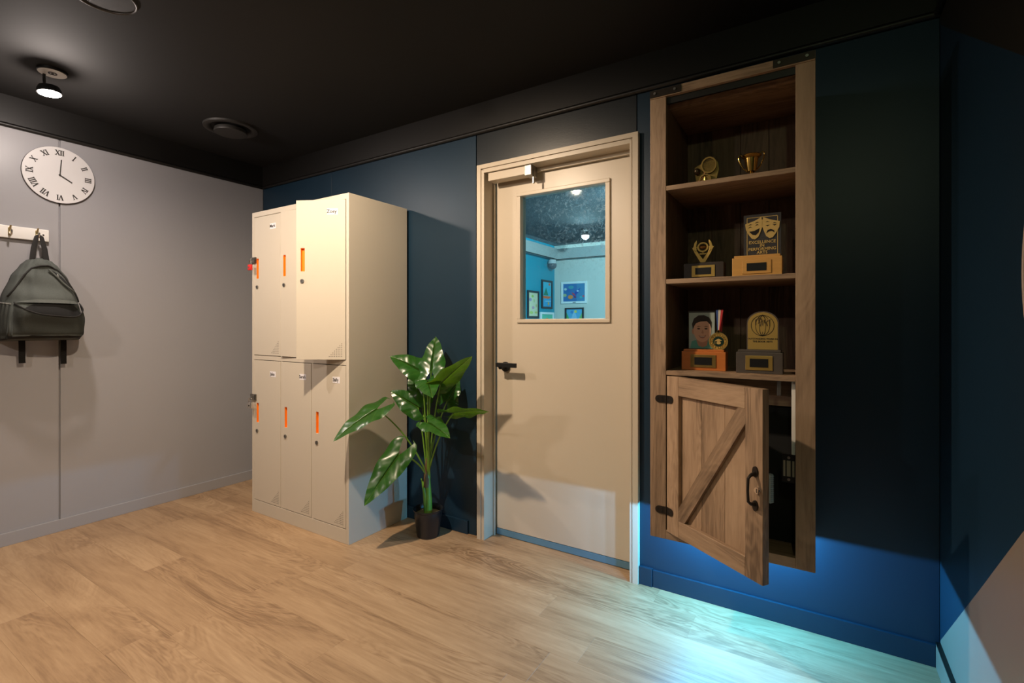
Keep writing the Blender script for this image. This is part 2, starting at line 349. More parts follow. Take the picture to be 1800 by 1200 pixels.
# ---- right wall with the painted diagonal
wr = struct('wall_right', B(XR, XR+.12, YF, YB+.014, 0, ZC), M_navy, 'navy wall with diagonal beige paint at the right edge', 'wall')
fx = lambda a, b, d: (XR-d, a, b)
obj('beige_paint', prism(nb(), [(2.176, .099), (2.19, .0), (YF, 0), (YF, 1.0), (1.10, .995), (1.441, .71), (1.703, .49)], fx, .0012), M_tan2, wr)['label'] = 'beige painted triangle'
obj('brown_paint', prism(nb(), [(2.17, 2.185), (1.898, 2.02), (1.475, 1.767), (1.10, 1.54), (YF, 1.54), (YF, ZT), (2.19, ZT)], fx, .0012), M_brownp, wr)['label'] = 'dark brown painted area'
wf = struct('wall_front', B(XL-.1, XR+.1, YF-.12, YF, 0, ZC), M_grey, 'grey wall behind the viewer', 'wall')
# ---- black fascia boards and cornice beads
def fascia(n, bm, bead, label):
    t = struct('trim_%d' % n, bm, M_blacktrim, label, 'trim'); obj('bead', bead, M_blacktrim, t, smooth=True); return t
fascia(1, B(XL, XL+.012, YF, YB, ZT+.012, ZC), tube(nb(), [(XL+.008, YF, ZT+.010), (XL+.008, YB, ZT+.010)], .012, 10), 'black fascia above the grey wall')
fascia(2, B(XL+.012, XR, YB-.012, YB, ZT+.012, ZC), tube(nb(), [(XL+.01, YB-.008, ZT+.010), (XR, YB-.008, ZT+.010)], .012, 10), 'black fascia above the navy wall')
fascia(3, B(XR-.012, XR, YF, YB-.012, ZT+.012, ZC), tube(nb(), [(XR-.008, YF, ZT+.010), (XR-.008, YB-.02, ZT+.010)], .012, 10), 'black fascia above the right wall')
# ---- baseboards
def baseb(name, bm, m, label): return struct(name, bm, m, label, 'baseboard', bevel=.002)
bl = baseb('baseboard_left', B(XL, XL+.014, YF, YB, 0, .068), M_grey, 'grey baseboard along the grey wall')
bb = baseb('baseboard_back', B(-.620, XR-.012, YB-.012, YB, 0, .076), M_navy, 'navy baseboard under the cupboard')
obj('end_block', B(-.680, -.622, YB-.016, YB, 0, .080), M_navy, bb, bevel=.002)
obj('short_board', B(-2.6, -1.655, YB-.012, YB, 0, .074), M_navy, bb, bevel=.002)
br = baseb('baseboard_right', B(XR-.013, XR, YF, YB-.012, 0, .085), M_tan2, 'pale baseboard with a dark top edge in the right corner')
obj('top_edge', B(XR-.014, XR, YF, YB-.014, .085, .091), M_blacktrim, br)

# ------------------------------------------------------------------ door 1
dr = sthing('door_1', 'beige door with a square window into the blue room', 'door', (-1.13, 2.27, 0))
def jamb(xo, xi, s):
    b = nb()
    a = sorted((xo, xo+s*.026)); box(b, a[0], a[1], YB-.026, YB+.16, 0, DZ)
    a = sorted((xo+s*.026, xo+s*.030)); box(b, a[0], a[1], YB-.018, YB+.16, 0, DZ-.026)
    a = sorted((xo+s*.030, xi)); box(b, a[0], a[1], YB-.024, YB+.16, 0, DZ-.030)
    return b
obj('jamb', jamb(DX0, -1.533, 1), M_tan, dr); obj('jamb', jamb(DX1, -.722, -1), M_tan, dr)
h = nb(); box(h, DX0+.026, DX1-.026, YB-.026, YB+.16, DZ-.022, DZ); box(h, DX0+.03, DX1-.03, YB-.018, YB+.16, DZ-.026, DZ-.022); box(h, -1.533, -.722, YB-.024, YB+.16, DZ-.046, DZ-.026)
obj('head', h, M_tan, dr)
obj('stop', B(-1.533, -1.522, 2.25, 2.262, 0, DZ-.046), M_tan, dr); obj('stop', B(-.733, -.722, 2.25, 2.262, 0, DZ-.046), M_tan, dr)
obj('stop', B(-1.522, -.733, 2.245, 2.262, DZ-.066, DZ-.046), M_tan, dr)
GX0, GX1, GZ0, GZ1 = -1.366, -.870, 1.196, 1.872
leafd = obj('door_leaf', slab_hole(nb(), -1.517, -.730, .038, 1.985, GX0, GX1, GZ0, GZ1, 2.27, 2.312), M_tan, dr, bevel=.0015, seg=1)
wt = nb(); w = .018
for a in ((GX0-w, GX1+w, GZ1-.006, GZ1+w-.004), (GX0-w, GX1+w, GZ0-w+.004, GZ0+.006), (GX0-w, GX0+.006, GZ0+.006, GZ1-.006), (GX1-.006, GX1+w, GZ0+.006, GZ1-.006)):
    box(wt, a[0], a[1], 2.259, 2.322, a[2], a[3])
obj('window_trim', wt, M_tan, leafd, bevel=.003)
obj('window_pane', B(GX0+.001, GX1-.001, 2.288, 2.294, GZ0+.001, GZ1-.001), M_glass, leafd)['label'] = 'smeared glass pane'
hp = Vector((-1.457, 2.27, .940))
ho = obj('lever_handle', cyl(nb(), hp, hp+Vector((0, -.012, 0)), .027, n=28), M_blackm, leafd, smooth=True, bevel=.001)
hb = nb(); cyl(hb, hp+Vector((0, -.01, 0)), hp+Vector((0, -.062, 0)), .011); obj('spindle', hb, M_blackm, ho, smooth=True)
obj('lever', B(hp.x-.022, hp.x+.105, 2.198, 2.212, hp.z+.002, hp.z+.026), M_blackm, ho, bevel=.002)
obj('bottom_strip', B(-1.517, -.730, 2.268, 2.314, .004, .036), mat('blue grey strip', (.10, .22, .32), .5), dr)  # blue grey strip across the gap below the door leaf
ml = obj('magnet_lock', B(-1.515, -1.285, 2.180, 2.244, 1.952, 1.995), M_tan, dr, bevel=.002)
obj('lock_bracket', B(-1.285, -1.245, 2.178, 2.244, 1.944, 2.008), M_steel, ml, bevel=.002)
obj('lock_pin', B(-1.250, -1.243, 2.20, 2.212, 1.905, 1.975), M_steel, ml)

# ------------------------------------------------------------------ locker bank
LX0, LX1, LY0, LY1, LZ = -3.016, -2.108, 1.737, 2.172, 1.874
lk = thing('locker_bank', 'tall cream steel six-door locker with one upper door ajar', 'locker', ((LX0+LX1)/2, (LY0+LY1)/2, 0))
obj('side_panel', B(LX1-.022, LX1, LY0, LY1, 0, LZ), M_cream, lk, bevel=.002); obj('side_panel', B(LX0, LX0+.022, LY0, LY1, 0, LZ), M_cream, lk, bevel=.002)
obj('top_panel', B(LX0+.022, LX1-.022, LY0, LY1, 1.843, LZ), M_cream, lk, bevel=.0015)
obj('plinth', B(LX0+.022, LX1-.022, LY0, LY1, 0, .078), M_cream, lk, bevel=.0015)
obj('middle_rail', B(LX0+.022, LX1-.022, LY0, LY1-.02, .955, .980), M_cream, lk)
obj('back_panel', B(LX0+.022, LX1-.022, LY1-.012, LY1, .078, 1.843), M_cream, lk)
cols = ((-2.992, -2.716), (-2.700, -2.424), (-2.408, -2.132))
for a, b_ in ((-2.715, -2.701), (-2.423, -2.409)): obj('divider', B(a, b_, LY0+.002, LY1-.012, .078, 1.843), M_cream, lk)
def locker_door(i, top, ang, name):
    x0, x1 = cols[i]; z0, z1 = (.983, 1.841) if top else (.081, .952)
    wd = x1-x0; hd = z1-z0
    # local: hinge at x=0 (right edge), leaf runs to -wd; front at y=-.019
    hz = (.475, .600) if top else (.483, .603)
    hx0 = -wd+.026; hx1 = hx0+.023
    d = pivot('door', slab_hole(nb(), -wd+.001, -.001, .001, hd-.001, hx0, hx1, hz[0], hz[1], -.0005, .018), M_cream, lk, (x1, LY0, z0), ang, bevel=.0008, seg=1)
    c = nb()      # orange cup set into the leaf
    box(c, hx0-.002, hx1+.002, .014, .016, hz[0]-.002, hz[1]+.002); box(c, hx0-.002, hx0+.0012, .0006, .014, hz[0], hz[1]); box(c, hx1-.0012, hx1+.002, .0006, .014, hz[0], hz[1])
    box(c, hx0-.002, hx1+.002, .0006, .014, hz[1]-.0012, hz[1]+.002); box(c, hx0-.002, hx1+.002, .0006, .014, hz[0]-.002, hz[0]+.0012)
    obj('handle_recess', c, M_orange, d, local=True)
    lz = hz[0]-.052; lc = nb(); cyl(lc, ((hx0+hx1)/2-.002, .001, lz), ((hx0+hx1)/2-.002, -.006, lz), .0105, n=20); lo = obj('lock_cylinder', lc, M_steel, d, local=True, smooth=True)
    obj('keyway', B((hx0+hx1)/2-.003, (hx0+hx1)/2-.001, -.0066, -.0058, lz-.005, lz+.006), M_hole, lo, local=True)
    vb = nb()
    for a in range(8):
        for q in range(8-a):
            p = (-.022-a*.0098, 0, .018+q*.0098); cyl(vb, (p[0], .0002, p[2]), (p[0], -.0009, p[2]), .0021, n=6)
    tag(obj('vent_holes', vb, M_hole, d, local=True), None, None, kind='stuff')
    if name:
        cx, cz = -wd+.200, hd-(.071 if top else .080)
        if ang: cx, cz = -.073, hd-.064
        lb = obj('name_label', B(cx-.030, cx+.030, -.0014, -.0005, cz-.017, cz+.017), M_paper, d, local=True)
        obj('name_writing', text_bm(name, .026, lambda a, b, t: (cx-.004+a, -.0014-t, cz+b), .0005), M_ink, lb, local=True)
    return d
locker_door(0, True, 0, 'Mark'); locker_door(1, True, math.radians(2.2), None)
od = locker_door(2, True, math.radians(27.5), 'Zoey'); od['label'] = 'locker door standing ajar'
locker_door(0, False, 0, 'Jake'); locker_door(1, False, 0, 'Sarah'); locker_door(2, False, 0, 'Sally')
# hasps and padlocks on the left column
def hasp(z):
    b = nb(); box(b, LX0-.004, LX0-.0005, LY0+.01, LY0+.06, z-.018, z+.018); box(b, LX0-.004, LX0+.052, LY0-.010, LY0-.006, z-.018, z+.018); box(b, LX0-.004, LX0-.0005, LY0-.010, LY0+.02, z-.018, z+.018)
    box(b, LX0+.044, LX0+.052, LY0-.010, LY0-.0008, z-.018, z+.018)
    ho = obj('hasp', b, M_steel, lk, bevel=.0012)
    s = nb(); tube(s, [(LX0+.03, LY0-.008, z+.008), (LX0+.03, LY0-.022, z+.008), (LX0+.03, LY0-.026, z), (LX0+.03, LY0-.022, z-.008), (LX0+.03, LY0-.008, z-.008)], .0028, 8); obj('staple', s, M_steel, ho, smooth=True)
hasp(1.575); hasp(.720)
def padlock(label, z, mb, ms, w, h_):
    x, y = LX0+.030, LY0-.030
    t = thing('padlock', label, 'padlock', (x, y, z-h_))
    obj('body', B(x-w/2, x+w/2, y-.008, y+.008, z-h_, z), mb, t, bevel=.004, seg=3, smooth=True)
    s = nb(); r = w*.32; tube(s, [(x-r, y, z-.003)]+[(x+r*math.cos(a), y, z+.016+r*math.sin(a)) for a in [PI*(1-k/8) for k in range(9)]]+[(x+r, y, z-.003)], .0028, 8)
    obj('shackle', s, ms, t, smooth=True)
    k = nb(); cyl(k, (x, y-.0078, z-h_*.55), (x, y-.0094, z-h_*.55), .005); obj('keyhole', k, M_hole if mb is not M_red else M_steel, t)
padlock('small red padlock hanging from the upper locker hasp', 1.546, M_red, M_steel, .030, .036)
padlock('chrome padlock hanging from the lower locker hasp', .690, M_chrome, M_chrome, .044, .036)

# ------------------------------------------------------------------ wall clock
ck = Vector((XL, .985, 2.018)); R = .158
cl = thing('wall_clock', 'round white wall clock with roman numerals', 'clock', ck)
fl_ = lambda a, b, d: (XL+d, ck.y+a, ck.z+b)
obj('back_board', prism(nb(), ellipse(0, 0, R, R, 72), fl_, .010), mat('dark clock edge', (.06, .05, .045), .5), cl)
obj('face', prism(nb(), ellipse(0, 0, R-.0015, R-.0015, 72), lambda a, b, d: fl_(a, b, .010+d), .003), mat('white clock face', (.68, .66, .655), .45), cl)
def stroke(bm, x0, y0, x1, y1, w, f):
    d = Vector((x1-x0, y1-y0)); n = Vector((-d.y, d.x)).normalized()*w/2
    prism(bm, [(x0-n.x, y0-n.y), (x1-n.x, y1-n.y), (x1+n.x, y1+n.y), (x0+n.x, y0+n.y)], f, .0015)
def numeral(s, ang, h=.027):
    bm = nb(); wds = {'I': .0095, 'V': .019, 'X': .020}; tot = sum(wds[c] for c in s); x = -tot/2
    def f(a, b, d):
        r = R*.80; ca, sa = math.cos(ang), math.sin(ang)        # top of the numeral points outwards
        q = b+r; return fl_(a*ca+q*sa, -a*sa+q*ca, .013+d)
    for c in s:
        w = wds[c]; m = x+w/2
        if c == 'I': stroke(bm, m, -h/2, m, h/2, .0052, f); sr = ((m, h/2), (m, -h/2))
        if c == 'V': stroke(bm, m-.0075, h/2, m, -h/2, .0058, f); stroke(bm, m+.0075, h/2, m, -h/2, .0030, f); sr = ((m-.0075, h/2), (m+.0075, h/2))
        if c == 'X': stroke(bm, m-.0075, h/2, m+.0075, -h/2, .0058, f); stroke(bm, m+.0075, h/2, m-.0075, -h/2, .0030, f); sr = ((m-.0075, h/2), (m+.0075, h/2), (m-.0075, -h/2), (m+.0075, -h/2))
        for a, b in sr: stroke(bm, a-.0043, b, a+.0043, b, .0026, f)
        x += w
    obj('numeral', bm, M_ink, cl)
for k, s in enumerate('XII I II III IV V VI VII VIII IX X XI'.split()): numeral(s, k*PI/6)
for nm, ang, ln, w in (('minute_hand', math.radians(4), .088, .0046), ('hour_hand', math.radians(121), .062, .0058)):
    b = nb(); stroke(b, -.006*math.sin(ang), -.006*math.cos(ang), ln*math.sin(ang), ln*math.cos(ang), w, lambda a, q, d: fl_(a, q, .016+d)); obj(nm, b, M_ink, cl)
b = nb(); cyl(b, (XL+.012, ck.y, ck.z), (XL+.020, ck.y, ck.z), .004, n=12); obj('hand_pin', b, M_ink, cl)

# ------------------------------------------------------------------ coat rack
rk = thing('coat_rack', 'white wooden coat rack with small metal hooks', 'coat rack', (XL, .65, 1.632))
obj('board', B(XL+.0005, XL+.020, .42, .938, 1.632, 1.698), M_white, rk, bevel=.004, seg=3, smooth=True)
for y in (.888, .781, .674, .567, .470):
    hk = obj('hook', B(XL+.020, XL+.024, y-.007, y+.007, 1.645, 1.688), M_brass, rk, bevel=.002)
    t_ = nb(); tube(t_, [(XL+.022, y, 1.664), (XL+.040, y, 1.652), (XL+.052, y, 1.650), (XL+.058, y, 1.658), (XL+.058, y, 1.672)], [.005, .0045, .0042, .0042, .0048], 10); obj('hook_arm', t_, M_chrome, hk, smooth=True)
    t_ = nb(); tube(t_, [(XL+.022, y, 1.682), (XL+.034, y, 1.690), (XL+.040, y, 1.697)], [.005, .0042, .0045], 10); obj('hook_tip', t_, M_brass, hk, smooth=True)
for y in (.914, .444): b = nb(); cyl(b, (XL+.0195, y, 1.667), (XL+.0212, y, 1.667), .0045, n=14); obj('screw', b, M_iron, rk)

# ------------------------------------------------------------------ backpack on the second hook
bc = Vector((XL+.012, .895, 1.100))
bp_ = thing('backpack', 'charcoal backpack with an open front pocket hanging from a hook', 'backpack', bc)
HB = .435
def interp(t, tab):
    for (a, p), (b, q) in zip(tab, tab[1:]):
        if t <= b: k = (t-a)/(b-a); k = k*k*(3-2*k)*.5+k*.5; return p+(q-p)*k
    return tab[-1][1]
def half_w(t): return interp(t, [(0, .160), (.06, .172), (.25, .168), (.5, .148), (.75, .112), (.9, .075), (.97, .05), (1, .02)])
def depth(t): return interp(t, [(0, .135), (.06, .165), (.25, .172), (.5, .150), (.75, .115), (.9, .085), (.97, .065), (1, .03)])
def bag_pt(t, s, off=0):
    """t 0 bottom..1 top; s -1..1 across the front, D shaped section"""
    a = s*PI/2*1.0; ex = .62
    cy, sx = math.sin(a), math.cos(a)
    y = math.copysign(abs(cy)**ex, cy)*(half_w(t)+off*.6); x = abs(sx)**.55*depth(t)+off*abs(sx)**.5
    wr_ = .004*math.sin(9*t*PI+3*s)+.0035*math.sin(23*s+7*t)+.006*math.sin(5*s-11*t)+.004*math.sin(13*s+17*t+2*math.sin(6*t))+.005*math.sin(4*s*s*3-14*t)*(1-t)
    return Vector((bc.x+max(.001, x+wr_*abs(sx)), bc.y+y+.012*(1-t)*0, bc.z+t*HB-.016*s*s*(1 if t < .1 else 0)))
bb_ = nb(); V = grid(bb_, lambda i, j: bag_pt(j, i*2-1), 40, 34)
bb_.faces.new([V[i][0] for i in range(41)][::-1]); bb_.faces.new([V[i][34] for i in range(41)])
bb_.faces.new([V[0][j] for j in range(35)]+[V[40][j] for j in range(34, -1, -1)])
obj('body', bb_, M_bag, bp_, smooth='all')
# front pocket: bulging sheet, its mouth sagging open
def pocket(i, j, o=0):
    s = (i*2-1)*.60+.12; k = 1-abs(i*2-1)**2.2
    t = .03+(.40-.15*k)*j+.02*math.sin(i*9)*j
    return bag_pt(t, s, .006+.042*k*j**.8+.010*k*(1-j)+o)
pb_ = nb(); grid(pb_, lambda i, j: pocket(i, j), 30, 14); r = bmesh.ops.solidify(pb_, geom=pb_.faces[:], thickness=.003)
obj('front_pocket', pb_, M_bagd, bp_, smooth='all')
ln = nb(); grid(ln, lambda i, j: bag_pt(.22+.22*j*(1-abs(i*2-1)**2.2)+.005, (i*2-1)*.58+.12, .0045), 24, 6); obj('pocket_lining', ln, M_lining, bp_, smooth='all')
zp = nb(); tube(zp, [pocket(k/20, 1, .002) for k in range(21)], .0032, 6); obj('pocket_zip', zp, M_web, bp_, smooth=True)
up = nb(); grid(up, lambda i, j: bag_pt(.43+.045*(1-abs(i*2-1)**2)*j+.0, (i*2-1)*.58+.12, .005+.012*(1-j)*(1-abs(i*2-1)**2)), 24, 4); obj('pocket_flap', up, M_bagd, bp_, smooth='all')
# side pocket with gathered hem
def side(i, j): return bag_pt(.03+.40*j-.02*i, -.99+.42*i, .006+.010*j*math.sin(i*PI)+.0035*math.sin(i*26)*j)
sp_ = nb(); grid(sp_, side, 22, 10); bmesh.ops.solidify(sp_, geom=sp_.faces[:], thickness=.0025); obj('side_pocket', sp_, M_bagd, bp_, smooth='all')
hm = nb(); tube(hm, [side(k/14, 1) for k in range(15)], .004, 6); obj('pocket_hem', hm, mat('grey piping', (.20, .205, .19), .8), bp_, smooth=True)
# main zip over the top, opened part, piping, puller
zt = nb(); tube(zt, [bag_pt(interp(k/24, [(0, .50), (.3, .86), (.5, .90), (.7, .86), (1, .46)]), -.72+1.52*k/24, .004) for k in range(25)], .0042, 6); obj('main_zip', zt, M_web, bp_, smooth=True)
gp_ = nb(); grid(gp_, lambda i, j: bag_pt(.86-.27*i+.060*j*math.sin(i*PI)-.01, .06+.46*i, .0065), 12, 3); obj('zip_opening', gp_, M_lining, bp_, smooth='all')
lp = nb(); tube(lp, [bag_pt(.85-.27*k/10-.035*math.sin(k/10*PI), .04+.46*k/10, .012) for k in range(11)], .005, 6); obj('zip_lip', lp, M_bagd, bp_, smooth=True)
q = bag_pt(.80, .18, .014); pl = nb(); tube(pl, [q, q+Vector((.006, .004, -.012)), q+Vector((.006, .008, -.022))], .003, 6); obj('zip_puller', pl, M_steel, bp_)
q = bag_pt(.30, .80, .012); pl = nb(); tube(pl, [q, q+Vector((.004, .0, -.02)), q+Vector((.003, .002, -.045))], [.003, .005, .004], 6); obj('pocket_puller', pl, M_web, bp_)
b = nb(); grid(b, lambda i, j: bag_pt(.0+.035*j, i*2-1, .003), 30, 2); obj('base_band', b, M_web, bp_, smooth='all')
# hanging loop
lo = nb(); hy = .888
tube(lo, [(bc.x+.045, hy-.028, bc.z+HB-.012), (bc.x+.044, hy-.022, bc.z+HB+.05), (bc.x+.041, hy-.010, 1.650), (bc.x+.041, hy-.004, 1.657), (bc.x+.041, hy+.004, 1.657), (bc.x+.041, hy+.010, 1.650), (bc.x+.044, hy+.022, bc.z+HB+.05), (bc.x+.045, hy+.030, bc.z+HB-.012)], [.012, .012, .009, .006, .006, .009, .012, .012], 10, flat=.2, up=(0, 1, 0)); obj('hanging_loop', lo, M_web, bp_, smooth=True)
# webbing ends and the shoulder strap showing at the left
for y, ln_ in ((-.075, .135), (.095, .150)):
    s_ = nb(); p = Vector((bc.x+.028, bc.y+y, bc.z+.03)); x0 = p.x
    grid(s_, lambda i, j: (x0+.006*math.sin(j*5), p.y-.0135+.027*i+.006*j, p.z-(.03+ln_)*j), 2, 10); bmesh.ops.solidify(s_, geom=s_.faces[:], thickness=.003); obj('strap_end', s_, M_web, bp_)
s_ = nb(); tube(s_, [(bc.x+.02, bc.y-.150, bc.z+.20), (bc.x+.02, bc.y-.188, bc.z+.12), (bc.x+.02, bc.y-.202, bc.z+.06), (bc.x+.02, bc.y-.185, bc.z+.02), (bc.x+.025, bc.y-.14, bc.z+.012)], .018, 8, flat=.3, up=(1, 0, 0)); obj('shoulder_strap', s_, M_web, bp_, smooth=True)

# ------------------------------------------------------------------ potted plant
PC = Vector((-1.835, 2.055, 0))
pt = thing('potted_plant', 'tall artificial plant with large glossy arrow leaves in a black pot', 'plant', PC)
b = nb(); lathe(b, [(0, 0), (.058, 0), (.061, .004), (.073, .100), (.075, .103), (.0765, .140), (.082, .146), (.083, .152), (.079, .152), (.074, .146), (.070, .118), (0, .117)], PC, 40); obj('pot', b, M_pot, pt, smooth=True)
b = nb(); lathe(b, [(.0705, .122), (.05, .127), (.02, .128), (0, .128)], PC, 28); obj('pot_filling', b, M_soil, pt, smooth=True)
def leaf_mesh(A, T, N, W, droop=.12, fold=.25, wave=.012, back=.22, seed=0):
    """A: stalk joint, T: tip, N: rough upper side; lobes reach back past the joint"""
    rnd = random.Random(seed); A, T, N = Vector(A), Vector(T), Vector(N)
    L = (T-A).length; d = (T-A)/L; x = d.cross(N).normalized(); n = x.cross(d).normalized()
    bm = nb(); uvl = bm.loops.layers.uv.new('uv'); rows = 26; cols_ = 7; ph = rnd.random()*6
    tot = L*(1+back)
    def outer(t): return W*(max(0, t)**.34)*(max(0, 1-t)**.82)*1.62*(1+.035*math.sin(t*15+ph))
    t0 = back/(1+back)
    def P(t, sgn, k):
        w = outer(t); inner = 0
        if t < t0: inner = min(w*.98, W*.38*(1-t/t0)**.7)
        a = sgn*(inner+(w-inner)*k); s = t*tot-back*L
        q = s/L; up = -droop*L*q*q*(1 if q > 0 else .4)+fold*abs(a)*(1-.5*max(0, q))
        up += wave*math.sin(t*17+ph+sgn)*(abs(a)/W)**1.5 - .35*W*(abs(a)/W)**3
        return A+d*s+x*a+n*up, a/W, s/L
    for sgn in (-1, 1):
        G = []
        for i in range(rows+1):
            t = i/rows*.999+.0005; G.append([(lambda r: (bm.verts.new(r[0]), r[1], r[2]))(P(t, sgn, k/cols_)) for k in range(cols_+1)])
        for i in range(rows):
            for k in range(cols_):
                q = [G[i][k], G[i][k+1], G[i+1][k+1], G[i+1][k]]
                f = bm.faces.new([v[0] for v in q])
                for lo_, v in zip(f.loops, q): lo_[uvl].uv = (v[1], v[2])
    bmesh.ops.remove_doubles(bm, verts=bm.verts[:], dist=.0004)
    return bm
def P3(u, v, Y): return onY(u, v, Y)
UPC = Vector((0, 0, 1)); CAMD = Vector((.55, -.8, .25))
leaves = [  # joint, tip, upper-side hint, half width, droop, fold
    (P3(701, 799, 1.86), P3(637, 886, 1.66), Vector((.40, -.62, .68)), .062, .10, .25),
    (P3(663, 719, 1.82), P3(581, 765, 1.60), Vector((.15, -.45, .88)), .062, .16, .22),
    (P3(735, 716, 2.04), P3(686, 686, 1.96), Vector((.55, -.75, .3)), .055, .10, .25),
    (P3(742, 653, 1.99), P3(687, 621, 1.90), Vector((.35, -.62, .70)), .060, .16, .22),
    (P3(758, 652, 2.00), P3(765, 590, 2.09), Vector((.35, -.88, .25)), .058, .05, .20),
    (P3(774, 676, 1.99), P3(829, 622, 1.98), Vector((-.45, .35, .82)), .062, .05, .18),
    (P3(797, 726, 1.98), P3(862, 714, 1.93), Vector((-.35, .50, .78)), .056, .10, .18),
    (P3(752, 742, 1.95), P3(785, 757, 1.86), Vector((.25, -.55, .8)), .046, .20, .25),
    (P3(741, 700, 2.10), P3(720, 655, 2.10), Vector((.6, -.75, .2)), .050, .10, .25),
    (P3(752, 668, 1.96), P3(757, 687, 1.84), Vector((.0, -.35, .93)), .052, .22, .15),
    (P3(786, 705, 2.10), P3(806, 668, 2.13), Vector((.2, -.9, .3)), .050, .10, .2),
]
for i, (A, T, N, Wd, dr_, fo) in enumerate(leaves):
    lf = obj('leaf', leaf_mesh(A, T, N, Wd*1.62, dr_, fo, seed=i, back=.36), M_leaf, pt, smooth='all', fixn=False)
    base = PC+Vector(((random.random()-.5)*.018, (random.random()-.5)*.018, .30+.05*random.random())); A = Vector(A)
    mid = base.lerp(A, .5); mid.z += .04+.05*(A-base).xy.length; mid.x = base.x+(A.x-base.x)*.36; mid.y = base.y+(A.y-base.y)*.36
    pts = []
    for k in range(11):
        q = k/10; pts.append(base*(1-q)**2+mid*2*q*(1-q)+A*q*q)
    s_ = nb(); tube(s_, pts, [.0055-.0022*k/10 for k in range(11)], 8); obj('stalk', s_, M_stalk, pt, smooth=True)
b = nb(); tube(b, [PC+Vector((.003, .0, .118)), PC+Vector((.002, 0, .20)), PC+Vector((0, 0, .30)), PC+Vector((.004, 0, .36))], [.021, .020, .013, .006], 14); obj('stem', b, M_sheath, pt, smooth=True)
b = nb(); tube(b, [PC+Vector((-.006, -.008, .118)), PC+Vector((-.010, -.012, .22)), PC+Vector((-.024, -.014, .29)), PC+Vector((-.036, -.018, .315))], [.014, .013, .008, .002], 12); obj('sheath', b, M_sheath, pt, smooth=True)
b = nb(); tube(b, [PC+Vector((.006, -.004, .30)), PC+Vector((.004, -.004, .45)), PC+Vector((.003, -.004, .70))], [.006, .005, .0045], 8); obj('cut_stalk', b, M_stalk, pt, smooth=True)
b = nb(); tube(b, [PC+Vector((-.004, -.006, .27)), PC+Vector((-.006, -.006, .35)), PC+Vector((-.004, -.006, .43))], [.017, .016, .006], 12); obj('dry_sheath', b, mat('dry brown sheath', (.13, .085, .04), .8, noise=.4, nscale=60), pt, smooth=True)

# ------------------------------------------------------------------ wall cupboard
CX0, CX1, CY0, CY1, CZ0, CZ1 = -.528, -.003, 1.82, 2.186, .383, 2.041
IX0, IX1 = -.470, -.058
cb = thing('display_cupboard', 'rustic wooden wall cupboard with trophy shelves and a barn style door', 'cupboard', ((CX0+CX1)/2, (CY0+CY1)/2, CZ0))
obj('stile', B(CX0, IX0, CY0, CY0+.02, CZ0, CZ1-.031), M_rv, cb, bevel=.0015); obj('stile', B(IX1, CX1, CY0, CY0+.02, CZ0, CZ1-.031), M_rv, cb, bevel=.0015)
tr = obj('top_rail', B(CX0, CX1, CY0-.003, CY0+.02, CZ1-.031, CZ1), M_rh, cb, bevel=.0015)
for x0, x1 in ((CX0+.001, -.415), (-.122, CX1-.001)):
    br_ = obj('corner_strap', B(x0, x1, CY0-.006, CY0-.003, CZ1-.027, CZ1-.002), M_iron, cb)
    for x in (x0+.018, x1-.022):
        b = nb(); cyl(b, (x, CY0-.006, CZ1-.0145), (x, CY0-.010, CZ1-.0145), .0048, n=10); obj('bolt', b, M_steel, br_, smooth=True)
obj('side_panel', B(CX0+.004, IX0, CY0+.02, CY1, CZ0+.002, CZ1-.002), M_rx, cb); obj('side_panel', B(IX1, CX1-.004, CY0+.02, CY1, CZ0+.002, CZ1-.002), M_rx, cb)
obj('header', B(IX0, IX1, CY0+.012, CY0+.020, CZ1-.055, CZ1-.031), M_blacktrim, cb)
obj('top_board', B(IX0, IX1, CY0+.05, CY1-.012, CZ1-.060, CZ1-.040), M_rh, cb); obj('lid', B(CX0, CX1, CY0+.02, CY1, CZ1-.02, CZ1-.002), M_rh, cb)
bx = [IX0, -.372, -.262, -.160, IX1]
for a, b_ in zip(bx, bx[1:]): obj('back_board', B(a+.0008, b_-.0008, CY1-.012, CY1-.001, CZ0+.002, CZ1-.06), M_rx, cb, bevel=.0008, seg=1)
for z in (1.681, 1.338, 1.003): obj('shelf', B(IX0, IX1, CY0+.001, CY1-.012, z-.017, z), M_rh, cb, bevel=.001, seg=1)
obj('bottom_rail', B(IX0, IX1, CY0, CY0+.02, CZ0, CZ0+.034), M_rh, cb, bevel=.001, seg=1)
obj('bottom_board', B(IX0, IX1, CY0+.02, CY1-.012, CZ0+.002, CZ0+.020), M_rh, cb)
obj('inner_rail', B(IX0, IX1, CY0+.14, CY0+.155, .885, .986), M_rh, cb)
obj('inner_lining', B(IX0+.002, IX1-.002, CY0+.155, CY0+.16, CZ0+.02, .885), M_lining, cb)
for y in (1.90, 2.125): lb_ = obj('light_bar', B(-.46, -.07, y-.015, y+.015, CZ0-.010, CZ0), M_white, cb); obj('light_diffuser', B(-.455, -.075, y-.01, y+.01, CZ0-.0115, CZ0-.010), M_blueled, lb_)  # the rear bar is an added source that lights the wall
